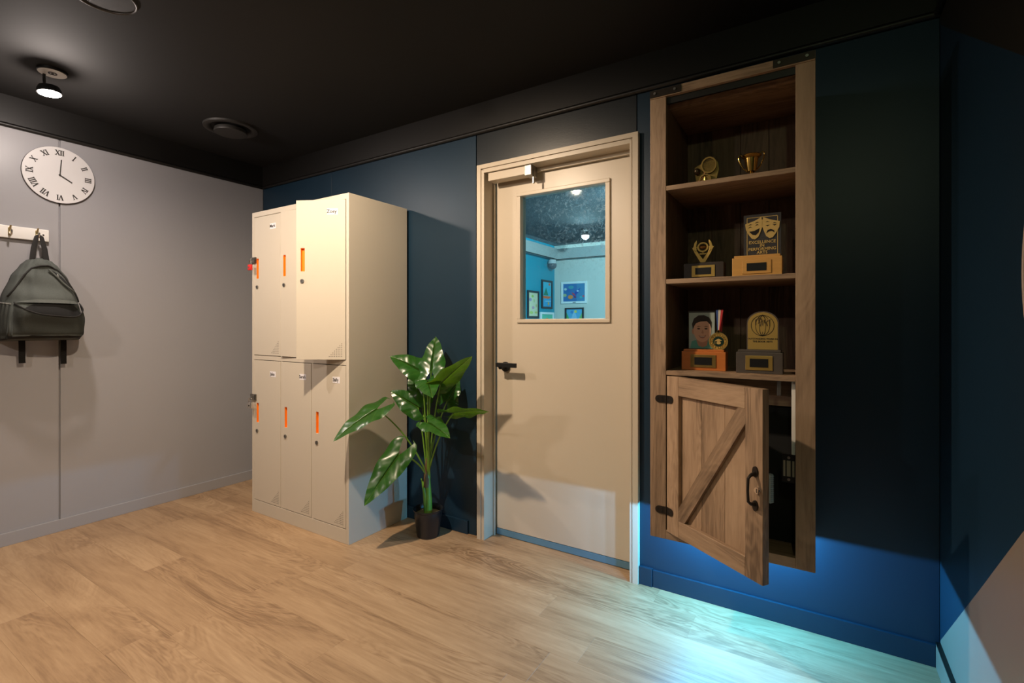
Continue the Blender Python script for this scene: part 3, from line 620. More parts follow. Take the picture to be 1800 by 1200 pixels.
# open barn door
DW, DZ0, DZ1 = .409, .412, .983
ang = math.radians(-35.2); hg = Vector((IX0+.003, CY0, DZ0)); DH = DZ1-DZ0
dd = pivot('door', B(.058, DW-.058, .019, .023, .05, DH-.05), M_rv, cb, hg, ang); dd['label'] = 'barn style door hanging open'
T_ = .026
def dpart(n, bm, m, **k): return obj(n, bm, m, dd, local=True, **k)
dpart('door_stile', B(0, .060, 0, T_, .0, DH), M_rv, bevel=.0012, seg=1); dpart('door_stile', B(DW-.062, DW, 0, T_, 0, DH), M_rv, bevel=.0012, seg=1)
dpart('door_rail', B(.060, DW-.062, .0002, T_-.0002, 0, .060), M_rh, bevel=.0012, seg=1); dpart('door_rail', B(.060, DW-.062, .0002, T_-.0002, DH-.066, DH), M_rh, bevel=.0012, seg=1)
for a, b_ in ((.060, .155), (.155, .255), (.255, DW-.062)): dpart('panel_board', B(a+.0003, b_-.0003, .0155, .0195, .058, DH-.064), M_rv, bevel=.0008, seg=1)
p0, p1 = Vector((.060, 0, .060)), Vector((DW-.062, 0, DH-.066)); dvec = p1-p0; an = math.atan2(dvec.z, dvec.x); ln_ = dvec.length
hwid = .024; b = nb(); ux, uz = math.cos(an), math.sin(an)
poly = [(p0.x, p0.z), (p0.x+hwid/uz*1.0, p0.z), (p1.x, p1.z-hwid/ux*1.0), (p1.x, p1.z), (p1.x-hwid/uz, p1.z), (p0.x, p0.z+hwid/ux)]
ctr = (p0+p1)/2
b = prism(nb(), poly, lambda a, q, d: (a, .0160-d, q), .0150)
rotm = Matrix.Rotation(PI/2-an, 4, 'Y')     # grain along the brace
for v in b.verts: v.co = rotm.inverted() @ (v.co-ctr)
bo = dpart('door_brace', b, M_rv); bo.location = ctr; bo.rotation_euler = (0, PI/2-an, 0)
# pull handle with key lock
hx, hz = DW-.024, .276
hd_ = dpart('pull_handle', tube(nb(), [(hx, -.003, hz+.045), (hx, -.020, hz+.042), (hx, -.030, hz+.034), (hx, -.032, hz), (hx, -.030, hz-.034), (hx, -.020, hz-.042), (hx, -.003, hz-.045)], [.0065, .005, .0042, .004, .0042, .005, .0065], 12), M_iron, smooth=True)
for s in (1, -1):
    obj('handle_rose', prism(nb(), ellipse(hx, hz+s*.050, .0095, .016, 24), lambda a, q, d: (a, -d, q), .004), M_iron, hd_, local=True)
lc = dpart('key_lock', cyl(nb(), (hx+.010, 0, hz-.002), (hx+.010, -.008, hz-.002), .0095, n=22), M_chrome, smooth=True); obj('keyway', B(hx+.009, hx+.011, -.0086, -.0078, hz-.008, hz+.004), M_hole, lc, local=True)
rb = nb(); box(rb, DW-.006, DW+.004, T_, T_+.012, .238, .322)
for k in range(14): box(rb, DW+.004, DW+.006, T_, T_+.012, .240+k*.0058, .243+k*.0058)
dpart('ribbed_strip', rb, mat('pale blue grey plastic', (.30, .38, .40), .5))
# strap hinges
def hinge(z):
    def leafp(s, w, m): return [(0, -m), (s*(w-m), -m)]+[(s*(w-m+m*math.sin(PI*k/8)), -m*math.cos(PI*k/8)) for k in range(1, 8)]+[(s*(w-m), m), (0, m)]
    b = prism(nb(), [(IX0+.0015+a, z+q) for a, q in leafp(-1, .040, .0135)], face_front(CY0), .003)
    o = obj('hinge', b, M_iron, cb); 
    for a in (.013, .029):
        for q in ((0,) if a > .02 else (.006, -.006)): s = nb(); cyl(s, (IX0-a, CY0-.003, z+q), (IX0-a, CY0-.0042, z+q), .0032, n=10); obj('screw', s, M_blackm, o)
    s = nb(); cyl(s, (IX0+.002, CY0-.003, z-.0135), (IX0+.002, CY0-.003, z+.0135), .0035, n=10); obj('hinge_pin', s, M_iron, o, smooth=True)
    zz = z-DZ0; b = prism(nb(), [(.001+a, zz+q) for a, q in leafp(1, .034, .0135)], lambda a, q, d: (a, -d, q), .003); o2 = dpart('hinge_leaf', b, M_iron)
    for a in (.011, .025):
        for q in ((0,) if a > .02 else (.006, -.006)): s = nb(); cyl(s, (a, -.003, zz+q), (a, -.0042, zz+q), .0032, n=10); obj('screw', s, M_blackm, o2, local=True)
hinge(.898); hinge(.489)
# hardware inside the open compartment
obj('white_channel', B(IX1-.012, IX1-.0005, CY0+.022, CY0+.050, .745, .985), M_white, cb, bevel=.001)
lp_ = obj('lock_plate', B(IX1-.040, IX1-.0005, CY0+.030, CY0+.036, .650, .742), M_blackm, cb)
for x, w in ((-.036, .006), (-.026, .011), (-.010, .006)): obj('slot', B(IX1+x, IX1+x+w, CY0+.0285, CY0+.030, .670, .722), mat('beige slot', (.35, .30, .22), .5), lp_)
for z in (.732, .660): b = nb(); cyl(b, (IX1-.020, CY0+.030, z), (IX1-.020, CY0+.027, z), .0045, n=12); obj('screw', b, M_steel, lp_)
obj('strike', B(-.112, -.100, CY0+.02, CY0+.032, .935, .985), M_steel, cb, bevel=.002)

# ------------------------------------------------------------------ trophies
def base_block(t, x0, x1, y0, y1, z0, z1, m, m_frame, step=.008):
    b = obj('base', B(x0, x1, y0, y1, z0, z1-step), m, t, bevel=.002); obj('base_step', B(x0+.006, x1-.006, y0+.004, y1-.004, z1-step, z1), m, t, bevel=.0015)
    cx, w, h_ = (x0+x1)/2, (x1-x0)*.29, (z1-step-z0)
    fr = obj('plate_frame', B(cx-w, cx+w, y0-.0025, y0, z0+h_*.16, z1-step-h_*.16), m_frame, t, bevel=.001)
    obj('name_plate', B(cx-w*.68, cx+w*.68, y0-.0035, y0-.0025, z0+h_*.30, z1-step-h_*.30), M_blackm, fr)
FY = 1.885
# gold cup
cx, cy, cz = -.196, 1.915, 1.681
t = thing('trophy_cup', 'small gold trophy cup with two scroll handles', 'trophy', (cx, cy, cz))
b = nb(); lathe(b, [(0, .0), (.024, 0), (.024, .012), (.020, .015), (0, .015)], (cx, cy, cz), 24); obj('foot', b, M_blackm, t, smooth=True)
b = nb(); lathe(b, [(0, .015), (.010, .016), (.006, .022), (.008, .028), (.015, .032), (.019, .052), (.0225, .078), (.031, .084), (.033, .087), (.031, .090), (.022, .086), (.018, .05), (0, .036)], (cx, cy, cz), 32); obj('bowl', b, M_gold, t, smooth=True)
for s in (-1, 1):
    b = nb(); tube(b, [(cx+s*.013, cy, cz+.034), (cx+s*.026, cy, cz+.046), (cx+s*.036, cy, cz+.066), (cx+s*.041, cy, cz+.082), (cx+s*.040, cy, cz+.094), (cx+s*.034, cy, cz+.098), (cx+s*.029, cy, cz+.092), (cx+s*.031, cy, cz+.086)], .0026, 8); obj('handle', b, M_gold, t, smooth=True)
# tennis award
cx, cz = -.345, 1.681; y = 1.90
t = thing('tennis_trophy', 'antique gold tennis trophy with racket and ball', 'trophy', (cx, y, cz))
b = nb(); prism(b, [(-.028, .0), (.020, .0), (.036, .022), (.044, .055), (.040, .085), (.028, .098), (.0, .092), (-.024, .082), (-.042, .076), (-.040, .05), (-.034, .02)], lambda a, q, d: (cx+a, y+.014-d, cz+q), .012); obj('shield', b, M_goldold, t, bevel=.003)
b = nb(); ring_flat(b, cx+.010, cz+.074, .027, .022, face_front(y-.001), .006, 36, 1, 1.12); rk_ = obj('racket', b, M_goldold, t)
b = nb()
for k in range(-4, 5):
    o_ = k*.0048; hgt = math.sqrt(max(0, .022**2-o_**2)); box(b, cx+.010+o_-.0004, cx+.010+o_+.0004, y-.004, y-.003, cz+.074-hgt*1.12, cz+.074+hgt*1.12); box(b, cx+.010-hgt, cx+.010+hgt, y-.004, y-.003, cz+.074+o_*1.12-.0004, cz+.074+o_*1.12+.0004)
tag(obj('strings', b, M_goldold, rk_), None, None, kind='stuff')
b = nb(); tube(b, [(cx-.001, y-.004, cz+.050), (cx-.010, y-.004, cz+.036), (cx-.027, y-.006, cz+.012)], [.003, .0035, .006], 10); obj('racket_grip', b, mat('copper resin', (.45, .20, .09), .4, .6), rk_, smooth=True)
b = nb(); bmesh.ops.create_uvsphere(b, u_segments=20, v_segments=12, radius=.0125, matrix=Matrix.Translation((cx-.030, y-.006, cz+.056))); obj('ball', b, mat('dark bronze resin', (.08, .055, .03), .3, .7), t, smooth='all')
b = nb(); ring_flat(b, cx-.002, cz+.0215, .021, .0165, face_front(y-.003), .008, 32); cyl(b, (cx-.002, y+.004, cz+.0215), (cx-.002, y-.006, cz+.0215), .0165, n=28); md = obj('medallion', b, M_goldold, t)
b = nb(); tube(b, [(cx-.002, y-.0065, cz+.009), (cx-.002, y-.0075, cz+.024), (cx-.002, y-.0065, cz+.034)], [.003, .005, .003], 8); obj('figure', b, M_goldm, md, smooth=True)
# football wreath trophy
t = thing('wreath_trophy', 'gold football wreath trophy on a dark wooden base', 'trophy', (-.355, 1.92, 1.338))
base_block(t, -.425, -.285, 1.90, 1.955, 1.338, 1.402, M_darkwood, M_goldm, .002)
cx, cz, y = -.360, 1.402, 1.925; b = nb(); f = lambda a, q, d: (cx+a, y-d, cz+q)
prism(b, [(-.008, 0), (.008, 0), (.030, .040), (.034, .050), (.022, .046), (.017, .038), (.0, .010), (-.017, .038), (-.022, .046), (-.034, .050), (-.030, .040)], f, .007); obj('wreath_stem', b, M_goldm, t, bevel=.001)
for s in (-1, 1):
    b = nb(); f2 = lambda a, q, d, s=s: (cx+s*a, y-d, cz+q)
    prism(b, [(.022, .040), (.034, .048), (.040, .062), (.035, .056), (.032, .062), (.030, .075), (.022, .086), (.021, .074), (.025, .064), (.022, .052)], f2, .007); obj('laurel', b, M_goldm, t, bevel=.001)
b = nb(); ring_flat(b, cx, cz+.058, .0195, .0140, face_front(y-.001), .007, 32, 1, .95); box(b, cx-.025, cx+.025, y-.005, y-.001, cz+.0575, cz+.0605); box(b, cx-.012, cx+.012, y-.005, y-.001, cz+.031, cz+.036); box(b, cx-.002, cx+.002, y-.005, y-.001, cz+.034, cz+.042); obj('hoop', b, M_goldm, t)
b = nb(); bmesh.ops.create_uvsphere(b, u_segments=20, v_segments=12, radius=1, matrix=Matrix.Translation((cx, y-.007, cz+.058)) @ Matrix.Diagonal((.0135, .006, .007, 1))); obj('football', b, mat('bronze football', (.35, .15, .03), .35, .7), t, smooth='all')
# theatre masks plaque
t = thing('theatre_award', 'clear plaque with gold theatre masks on a honey wood base', 'trophy', (-.177, 1.92, 1.338))
base_block(t, -.255, -.099, 1.885, 1.945, 1.338, 1.414, M_honey, M_honey)
px0, px1, pz0, pz1, y = -.222, -.104, 1.412, 1.562, 1.930
pl_ = obj('plaque', B(px0, px1, y-.004, y+.004, pz0, pz1), M_acr, t, bevel=.001); pf = y-.0045
bd = nb(); e = .010
for a in ((px0+e, px0+e+.002, pz0, pz1-e), (px1-e-.002, px1-e, pz0, pz1-e), (px0+e, px1-e, pz1-e-.002, pz1-e)): box(bd, a[0], a[1], pf-.0006, pf, a[2], a[3])
obj('gold_border', bd, M_goldprint, pl_)
mcx = (px0+px1)/2
def mask(dx, happy):
    f = lambda a, q, d: (mcx+dx+a, pf-.0008-d, 1.508+q); g = lambda a, q, d: (mcx+dx+a, pf-.0022-d, 1.508+q)
    s = 1 if happy else -1
    pol = [(-.028, .022), (-.014, .026), (.004, .032), (.023, .042), (.027, .028), (.027, .010), (.020, -.012), (.014, -.026), (.004, -.034), (-.006, -.032), (-.016, -.018), (-.026, .002)]
    m_ = obj('happy_mask' if happy else 'sad_mask', prism(nb(), [(s*a, q) for a, q in (pol if s > 0 else [(a, q) for a, q in pol[::-1]])], f, .0012), M_goldprint, pl_)
    d = nb()
    if happy:
        prism(d, [(-.015, -.006), (.002, -.004), (.018, .004), (.015, -.010), (.006, -.020), (-.004, -.018)], g, .0006)
        for x in (-.012, .010): prism(d, [(x-.006, .010+x*.3), (x, .016+x*.3), (x+.006, .012+x*.3), (x, .013+x*.3)], g, .0006); prism(d, [(x-.007, .019+x*.3), (x, .024+x*.3), (x+.007, .022+x*.3), (x, .0215+x*.3)], g, .0006)
    else:
        prism(d, [(-.014, -.016), (-.010, -.006), (.0, -.002), (.010, -.008), (.012, -.016), (.004, -.010), (-.004, -.010)], g, .0006)
        for x in (-.010, .012): prism(d, [(x-.006, .012), (x, .008), (x+.006, .013), (x, .0125)], g, .0006); prism(d, [(x-.007, .020-x*.3), (x, .023-x*.3), (x+.007, .019-x*.3), (x, .0205-x*.3)], g, .0006)
    obj('features', d, M_hole, m_)
mask(-.026, True); mask(.027, False)
for k, s in enumerate(('EXCELLENCE', 'IN', 'PERFORMING', 'ARTS')):
    obj('lettering', text_bm(s, .0145, lambda a, q, d, k=k: (mcx+a, pf-.0004-d, 1.4625-k*.0122+q), .0006), M_goldprint, pl_)
# portrait plaque
t = thing('portrait_award', 'portrait photo plaque on a reddish orange wooden base', 'trophy', (-.350, 1.92, 1.003))
base_block(t, -.430, -.277, 1.890, 1.945, 1.003, 1.080, M_rust, M_goldold)
y = 1.930; px0, px1, pz0, pz1 = -.413, -.318, 1.080, 1.222
pp = obj('photo_board', B(px0, px1, y-.003, y+.005, pz0, pz1), mat('dark photo edge', (.03, .025, .02), .4), t)
def pr(n, pol, d, col, par=pp): return obj(n, prism(nb(), pol, lambda a, q, k: (px0+a, y-.003-.0003*d-k, pz0+q), .0003), mat('print %s' % n, col, .3), par)
pr('photo_ground', [(.002, .002), (.093, .002), (.093, .136), (.002, .136)], 1, (.34, .40, .36)); pr('photo_shirt', [(.006, .002), (.012, .028), (.026, .034), (.070, .030), (.086, .020), (.090, .002)], 2, (.12, .36, .30))
pr('photo_neck', [(.028, .034), (.036, .012), (.052, .006), (.066, .014), (.070, .034)], 3, (.46, .25, .17)); pr('photo_face', ellipse(.050, .070, .031, .044, 32), 4, (.66, .38, .26))
pr('photo_ear', ellipse(.0185, .066, .006, .011, 16), 3.5, (.55, .29, .19))
pr('photo_hair', [(.016, .074), (.013, .094), (.020, .114), (.036, .126), (.056, .127), (.074, .118), (.083, .100), (.082, .078), (.077, .092), (.066, .104), (.044, .103), (.028, .097), (.021, .086)], 5, (.028, .018, .012))
for x in (.037, .063): pr('photo_eye', ellipse(x, .076, .0055, .0028, 14), 5, (.03, .02, .015)); pr('photo_brow', [(x-.008, .083), (x, .0865), (x+.008, .084), (x, .0845)], 5, (.04, .025, .015))
pr('photo_nose', [(.046, .060), (.051, .074), (.056, .060), (.051, .0575)], 5, (.52, .27, .18)); pr('photo_smile', [(.036, .051), (.050, .048), (.064, .052), (.058, .043), (.050, .0405), (.042, .043)], 5, (.30, .09, .07)); pr('photo_teeth', [(.039, .0495), (.050, .047), (.061, .050), (.056, .0455), (.050, .0445), (.044, .0455)], 6, (.62, .56, .48))
# medal on its ribbon
mx_, mz, y = -.3035, 1.110, 1.905
t = thing('medal', 'gold medal on a blue white and red ribbon before the portrait', 'medal', (mx_, y, 1.080))
b = nb(); f = lambda a, q, d: (mx_+a, y-d, mz+q); cyl(b, (mx_, y+.003, mz), (mx_, y, mz), .0325, n=44); ring_flat(b, 0, 0, .0325, .029, f, .0018, 44); obj('disc', b, M_goldm, t)
b = nb(); cyl(b, (mx_, y, mz), (mx_, y-.001, mz), .0185, n=32); ins = obj('insert', b, mat('dark green enamel', (.01, .03, .02), .25), t)
b = nb(); prism(b, [(-.013, .003), (.0, .010), (.013, .004), (.0, -.001)], lambda a, q, d: f(a, q, .001+d), .0008); prism(b, ellipse(.001, -.005, .0075, .0055, 20), lambda a, q, d: f(a, q, .001+d), .0008); box(b, mx_-.012, mx_-.0108, y-.002, y-.001, mz-.010, mz+.003); obj('cap_emblem', b, M_goldprint, ins)
b = nb()
for k in range(18): a = 2*PI*k/18; bmesh.ops.create_uvsphere(b, u_segments=6, v_segments=4, radius=.0022, matrix=Matrix.Translation((mx_+.0238*math.cos(a), y-.0004, mz+.0238*math.sin(a))))
obj('studs', b, M_gold, t, smooth='all')
b = nb(); ring_flat(b, 0, .036, .006, .0038, f, .002, 16); obj('ring', b, M_gold, t)
for k, col in enumerate(((.02, .06, .22), (.55, .50, .42), (.45, .015, .02))):
    a0, a1 = -.012+k*.0085, -.012+(k+1)*.0085; c0, c1 = -.004+k*.0028, -.004+(k+1)*.0028
    b = nb(); prism(b, [(c0, .040), (c1, .040), (a1+.010, .116), (a0+.010, .116)], lambda a, q, d: (mx_+a-.009*(q-.04)/.076+.0, y-.0005+.016*(q-.04)/.076-d, mz+q), .001); obj('ribbon', b, mat('ribbon %d' % k, col, .7), t)
b = nb(); prism(b, [(.006, .036), (.011, .036), (.014, .112), (.006, .112)], lambda a, q, d: (mx_+a, y+.006+.012*(q-.04)/.076-d, mz+q), .001); obj('ribbon', b, mat('ribbon 2', (.45, .015, .02), .7), t)
# arched plaque
t = thing('arched_award', 'arched gold plaque with globe emblem on a grey base', 'trophy', (-.170, 1.905, 1.003))
base_block(t, -.240, -.096, 1.868, 1.925, 1.003, 1.084, M_greybase, M_goldm)
ax, y, az = -.160, 1.905, 1.084
arch = [(-.050, 0), (.050, 0), (.050, .092)]+[(.050*math.cos(a), .092+.042*math.sin(a)) for a in [PI*k/20 for k in range(1, 20)]]+[(-.050, .092)]
ap = obj('plaque', prism(nb(), arch, lambda a, q, d: (ax+a, y+.008-d, az+q), .010), mat('dark clear edge', (.10, .08, .07), .2), t)
obj('gold_sheet', prism(nb(), [(a*.93, q*.965+.001) for a, q in arch], lambda a, q, d: (ax+a, y-.002-d, az+q), .0008), mat('satin gold sheet', (.46, .31, .085), .45, .5), ap)
b = nb(); f = lambda a, q, d: (ax+a, y-.0028-d, az+q); ring_flat(b, 0, .084, .0365, .0348, f, .0006, 40)
for w_ in (.010, .022): ring_flat(b, 0, .084, w_+.0006, w_-.0006, f, .0006, 30, 1, .0352/w_)
box(b, ax-.0006, ax+.0006, y-.0034, y-.0028, az+.049, az+.062)
for k, hgt in ((-.012, .020), (.004, .026), (.014, .016)): prism(b, ellipse(k, .090, .008, hgt*.6, 14), lambda a, q, d: f(a, q, .0001+d), .0006) if False else None
obj('globe_emblem', b, M_hole, ap)
b = nb()
for k in range(7):
    a = -.022+k*.0073; tube(b, [f(a, .086+.006*math.sin(k*2), .0004), f(a+.004*math.sin(k), .100+.004*math.cos(k*3), .0004), f(a+.006*math.cos(k*5), .108+.004*math.sin(k), .0004)], .0016, 6)
obj('emblem_figures', b, mat('etched gold', (.13, .085, .03), .5, .4), ap)
for k, s in enumerate(('OUTSTANDING WORK IN', 'THE BOOK ARTS')): obj('lettering', text_bm(s, .0078 if k == 0 else .0082, lambda a, q, d, k=k: (ax+a, y-.0028-d, az+.0375-k*.0095+q), .0005), M_hole, ap)

# ------------------------------------------------------------------ ceiling lamps and vents
def lamp(label, c, aim, lensm=M_lens):
    """c: lens centre; hangs from the ceiling above"""
    c = Vector(c); top = Vector((c.x-.02, c.y+.015, ZC)); t = thing('ceiling_spotlight', label, 'lamp', top, 0, 'black ceiling spotlights')
    b = nb(); lathe(b, [(0, 0), (.056, 0), (.056, -.011), (.053, -.013), (0, -.013)], top, 36); cp = obj('canopy', b, M_blackm, t, smooth=True)
    b = nb(); lathe(b, [(0, -.0135), (.053, -.0135), (.052, -.015), (0, -.015)], top, 36); obj('canopy_cover', b, M_white, cp, smooth=True)
    b = nb(); ring_flat(b, top.x+.004, top.y, .017, .012, lambda a, q, d: (a, q, ZC-.015-d), .002, 24); cyl(b, (top.x+.004, top.y, ZC-.015), (top.x+.004, top.y, ZC-.018), .005); obj('canopy_marks', b, M_iron, cp)
    d = (Vector(aim)-c).normalized(); bk = c-d*.034
    b = nb(); tube(b, [top+Vector((-.036, -.02, -.012)), top+Vector((-.036, -.02, -.05)), bk+Vector((-.02, -.006, .0))], .006, 10); obj('stem', b, M_blackm, t, smooth=True)
    b = nb(); x, y_ = frame_of(d); tube(b, [bk-d*.004, bk, c-d*.018, c-d*.002], [.024, .038, .045, .046], 32); obj('housing', b, M_blackm, t, smooth=True)
    b = nb(); cyl(b, c-d*.003, c, .041, .041, 32); obj('lens', b, lensm, t, smooth=True)
lamp('lit black spotlight on the ceiling above the white clock', LAMP1+Vector((0, 0, .012)), LAMP1+Vector((.03, .03, -.5)))
lamp('black ceiling spotlight between the lockers and the door', LAMP2+Vector((0, 0, .012)), LAMP2+Vector((-.05, .1, -.5)))
lamp('black ceiling spotlight overhead near the right wall', LAMP3+Vector((0, 0, .012)), LAMP3+Vector((-.2, .2, -.5)))
lamp('black ceiling spotlight behind the viewer', LAMP4+Vector((0, 0, .012)), LAMP4+Vector((-.1, .2, -.5)))
vc = Vector((-3.075, 1.637, ZC)); t = thing('ceiling_vent', 'round black ceiling vent with a lowered disc near the lockers', 'vent', vc)
b = nb(); lathe(b, [(.150, 0), (.148, -.010), (.128, -.014), (.112, -.006), (.108, 0)], vc, 48); obj('rim', b, mat('dull black vent paint', (.03, .028, .025), .5), t, smooth=True)
b = nb(); lathe(b, [(0, -.012), (.088, -.012), (.092, -.030), (.090, -.036), (0, -.040)], vc, 48); obj('disc', b, mat('dull black vent paint', (.03, .028, .025), .5), t, smooth=True)
b = nb(); cyl(b, vc, vc+Vector((0, 0, -.014)), .02); obj('spindle', b, M_blackm, t)
vc = Vector((-2.25, .735, ZC)); t = thing('ceiling_speaker', 'round black ceiling speaker at the top edge of the picture', 'speaker', vc)
b = nb(); lathe(b, [(.100, 0), (.099, -.005), (.096, -.006), (.093, -.004), (.092, 0)], vc, 48); obj('rim', b, mat('worn black rim', (.05, .043, .036), .5), t, smooth=True)
b = nb(); lathe(b, [(.092, -.001), (.05, -.004), (0, -.005)], vc, 48); obj('grille', b, mat('black grille', (.014, .013, .012), .6, bump=.6, bscale=900), t, smooth=True)

# ------------------------------------------------------------------ round sign on the right wall
sy, sz, sr = 1.025, 1.271, .297
t = thing('round_sign', 'round wall sign with pale rim at the right picture edge', 'sign', (XR, sy, sz))
f = lambda a, q, d: (XR-d, a, q)
b = nb(); ring_flat(b, sy, sz, sr, sr-.010, f, .022, 72); obj('rim', b, mat('pale sign rim', (.60, .48, .40), .4), t)
b = nb(); ring_flat(b, sy, sz, sr-.010, sr-.05, f, .016, 72); obj('red_band', b, mat('dark red enamel', (.22, .02, .015), .35), t)
obj('centre', prism(nb(), ellipse(sy, sz, sr-.05, sr-.05, 60), f, .014), mat('dark sign centre', (.03, .02, .018), .4), t)

# ------------------------------------------------------------------ room beyond the door window
NC = Vector((0, 0, EYE))+ray(974.7, 456)*7.2; NX, NY, NZ = NC.x, NC.y, NC.z; NB0 = YB+.145
struct('wall_next_left', B(NX-.1, NX, NB0, NY+.1, 0, 2.6), M_teal, 'teal wall of the room behind the door', 'wall')
struct('wall_next_back', B(NX, .7, NY, NY+.1, 0, 2.6), M_nwhite, 'pale wall of the room behind the door', 'wall')
struct('wall_next_right', B(.6, .7, NB0, NY, 0, 2.6), M_teal, 'right wall of the room behind the door', 'wall')
struct('wall_next_front', (lambda b: (box(b, NX, -1.56, NB0-.004, NB0+.01, 0, 2.6), box(b, -.7, .6, NB0-.004, NB0+.01, 0, 2.6), box(b, -1.56, -.7, NB0-.004, NB0+.01, 2.03, 2.6))[0])(nb()), M_nwhite, 'inner side of the door wall in the blue room', 'wall')
struct('floor_next', B(NX, .6, NB0, NY, -.05, 0), mat('grey floor', (.25, .25, .26), .5), 'floor of the room behind the door', 'floor')
struct('ceiling_next', B(NX-.1, .7, NB0, NY+.1, 2.336, 2.42), M_dark, 'dark ceiling of the blue room', 'ceiling')
M_cor = mat('cornice paint', (.42, .46, .46), .5)
cv = struct('trim_4', B(NX, NX+.09, NB0+.01, NY, NZ-.005, NZ+.012), M_cor, 'light cove along the blue room walls', 'trim')
obj('cove_front', B(NX+.085, NX+.10, NB0+.01, NY-.085, NZ-.012, NZ+.135), M_cor, cv); obj('cove_shelf', B(NX+.09, .6, NY-.09, NY, NZ-.005, NZ+.012), M_cor, cv); obj('cove_front', B(NX+.10, .6, NY-.10, NY-.085, NZ-.012, NZ+.135), M_cor, cv)
obj('cove_edge', B(NX+.085, NX+.102, NB0+.01, NY-.085, NZ-.02, NZ-.012), M_blacktrim, cv); obj('cove_edge', B(NX+.10, .6, NY-.102, NY-.085, NZ-.02, NZ-.012), M_blacktrim, cv)
obj('light_strip', B(NX+.03, NX+.05, NB0+.1, NY-.05, NZ+.06, NZ+.066), M_cove, cv); obj('light_strip', B(NX+.05, .5, NY-.05, NY-.03, NZ+.06, NZ+.066), M_cove, cv)
lc_ = onY(1029, 416, 5.5); t = thing('ceiling_spotlight', 'bright lamp on the ceiling of the blue room', 'lamp', (lc_.x, lc_.y, 2.336))
b = nb(); lathe(b, [(0, 0), (.05, 0), (.05, -.02), (0, -.02)], (lc_.x, lc_.y, 2.336), 24); obj('canopy', b, M_blackm, t)
b = nb(); tube(b, [(lc_.x, lc_.y, 2.32), (lc_.x, lc_.y, lc_.z+.04)], .008); obj('stem', b, M_blackm, t); b = nb(); cyl(b, (lc_.x, lc_.y, lc_.z+.05), (lc_.x, lc_.y, lc_.z+.015), .04, .05, 24); obj('housing', b, M_blackm, t, smooth=True)
b = nb(); bmesh.ops.create_uvsphere(b, u_segments=20, v_segments=12, radius=.045, matrix=Matrix.Translation((lc_.x, lc_.y, lc_.z+.012))); obj('lens', b, M_lens2, t, smooth='all')
# dome camera in the corner
dc = onY(971, 466, NY-.22); t = thing('security_camera', 'dark dome camera in the corner of the blue room', 'camera', dc)
b = nb(); cyl(b, dc, (dc.x-.02, NY-.102, dc.z+.03), .016, n=12); obj('bracket', b, M_blackm, t, smooth=True)
b = nb(); bmesh.ops.create_uvsphere(b, u_segments=24, v_segments=14, radius=.062, matrix=Matrix.Translation(dc)); obj('dome', b, mat('grey camera dome', (.10, .11, .13), .15), t, smooth='all')
b = nb(); cyl(b, dc+Vector((0, 0, .02)), dc+Vector((0, 0, .075)), .066, .05, 24); obj('housing', b, mat('pale camera housing', (.55, .58, .6), .4), t, smooth=True)
# children's pictures
def picture(label, w0, w1, z0, z1, wall, fm, fw, art):
    """w0..w1 run along the wall, left to right as seen"""
    if wall == 'L': P = lambda a, q, d: (NX+d, w0+a, z0+q)
    else: P = lambda a, q, d: (w0+a, NY-d, z0+q)
    W_, H_ = w1-w0, z1-z0; t = thing('framed_picture', label, 'picture', P(W_/2, 0, 0), 0, 'pictures in the blue room')
    for k, (a0, a1, q0, q1) in enumerate(((0, W_, 0, fw), (0, W_, H_-fw, H_), (0, fw, fw, H_-fw), (W_-fw, W_, fw, H_-fw))):
        obj('frame_bar', prism(nb(), [(a0, q0), (a1, q0), (a1, q1), (a0, q1)], P, .022), fm, t)
    iw, ih = W_-2*fw, H_-2*fw
    sh = obj('sheet', prism(nb(), [(fw, fw), (W_-fw, fw), (W_-fw, H_-fw), (fw, H_-fw)], P, .010), mat('art %s' % str(art[0]), art[0], .5), t)
    for k, (pol, col) in enumerate(art[1]):
        obj('drawing', prism(nb(), [(fw+min(1, max(0, a))*iw, fw+min(1, max(0, q))*ih) for a, q in pol], lambda a, q, d, k=k: P(a, q, .010+.0004*(k+1)+d), .0004), mat('art %s' % str(col), col, .5), sh)
    return t, P, W_, H_
bf = mat('black picture frame', (.02, .02, .025), .4); wfm = mat('white picture frame', (.80, .84, .86), .4)
blob = lambda x, y, r, n=9, k=1.0: ellipse(x, y, r, r*k, n)
rect = lambda a, b, c, d: [(a, c), (b, c), (b, d), (a, d)]
picture('tall black framed garden drawing on the teal wall', 5.627, 5.935, 1.265, 1.636, 'L', bf, .026, ((.62, .60, .42), [(blob(.45, .85, .12, 9, .5), (.35, .5, .1)), (blob(.2, .70, .14, 9, .5), (.35, .25, .45)), (blob(.6, .66, .06, 7, 1.2), (.4, .5, .2)), (blob(.5, .36, .14, 9, .5), (.5, .3, .4)), (blob(.85, .45, .08, 7, 1), (.5, .45, .2)), (blob(.3, .15, .2, 9, .3), (.45, .55, .15)), (blob(.8, .16, .16, 9, .3), (.5, .5, .15))]))
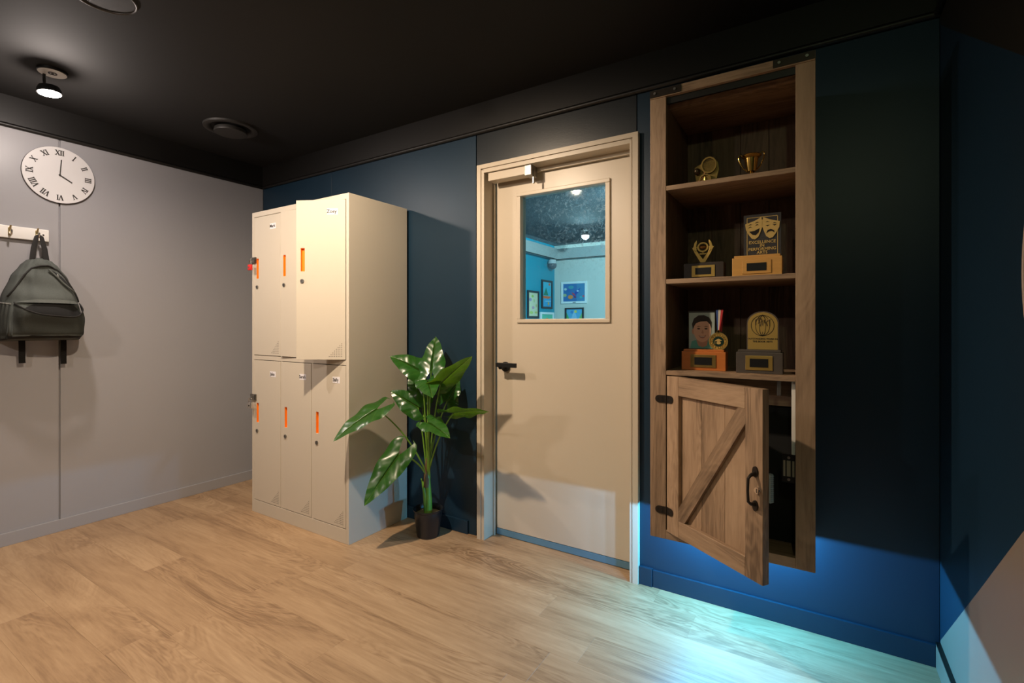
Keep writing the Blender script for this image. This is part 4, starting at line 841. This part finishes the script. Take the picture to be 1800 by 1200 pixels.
picture('black framed sailboat drawing on the teal wall', 6.023, 6.340, 1.405, 1.809, 'L', bf, .026, ((.05, .45, .62), [(rect(0, 1, 0, .36), (.03, .35, .65)), ([(.0, .40), (.12, .33), (.72, .33), (.95, .40), (.9, .43), (.05, .43)], (.75, .16, .04)), ([(.1, .46), (.66, .46), (.40, .78)], (.01, .22, .13)), (blob(.78, .92, .10, 10, .55), (.75, .16, .08)), ([(.3, .20), (.95, .22), (.9, .25), (.35, .24)], (.35, .65, .75)), (blob(.66, .13, .08, 8, .9), (.7, .4, .05))]))
picture('white framed green drawing low on the teal wall', 5.985, 6.385, 1.10, 1.352, 'L', wfm, .030, ((.12, .55, .38), [([(.2, 0), (.5, .7), (.8, 0)], (.75, .45, .08)), (blob(.5, .62, .12), (.7, .3, .1))]))
t, P, W_, H_ = picture('white framed rocket drawing on the pale wall', -3.164, -2.762, 1.480, 1.795, 'B', wfm, .030, ((.03, .16, .42), [(rect(.62, 1, 0, 1), (.06, .24, .46)), (blob(.36, .80, .13, 9, .8), (.05, .32, .40)), (blob(.1, .70, .07), (.45, .6, .6)), (blob(.07, .36, .09), (.35, .45, .25)), ([(.45, .32), (.56, .56), (.80, .76), (.70, .50), (.52, .26)], (.015, .07, .40)), (blob(.67, .58, .05), (.5, .65, .8)), ([(.38, .52), (.5, .46), (.58, .30), (.46, .36)], (.55, .06, .10)), (blob(.34, .25, .12, 10, 1), (.80, .26, .06)), (blob(.82, .22, .07), (.06, .40, .45)), (blob(.93, .28, .05), (.6, .1, .15)), (blob(.55, .24, .05), (.25, .02, .06)), (blob(.26, .64, .08, 8, 1), (.02, .12, .48))]))
obj('title_strip', prism(nb(), [(W_*.46, .010), (W_*.58, .010), (W_*.58, .020), (W_*.46, .020)], lambda a, q, d: P(a, q, .022+d), .0006), M_ink, t)
picture('black framed valley drawing low on the pale wall', -3.104, -2.813, 1.165, 1.419, 'B', bf, .022, ((.10, .42, .70), [([(0, 0), (0, .78), (.32, .0)], (.05, .42, .14)), ([(1, 0), (1, .80), (.62, 0)], (.20, .50, .16)), ([(.18, .0), (.5, .95), (.8, 0)], (.28, .55, .78)), (blob(.58, .84, .09, 9, 1.2), (.65, .60, .15)), (blob(.35, .8, .1), (.05, .25, .6))]))
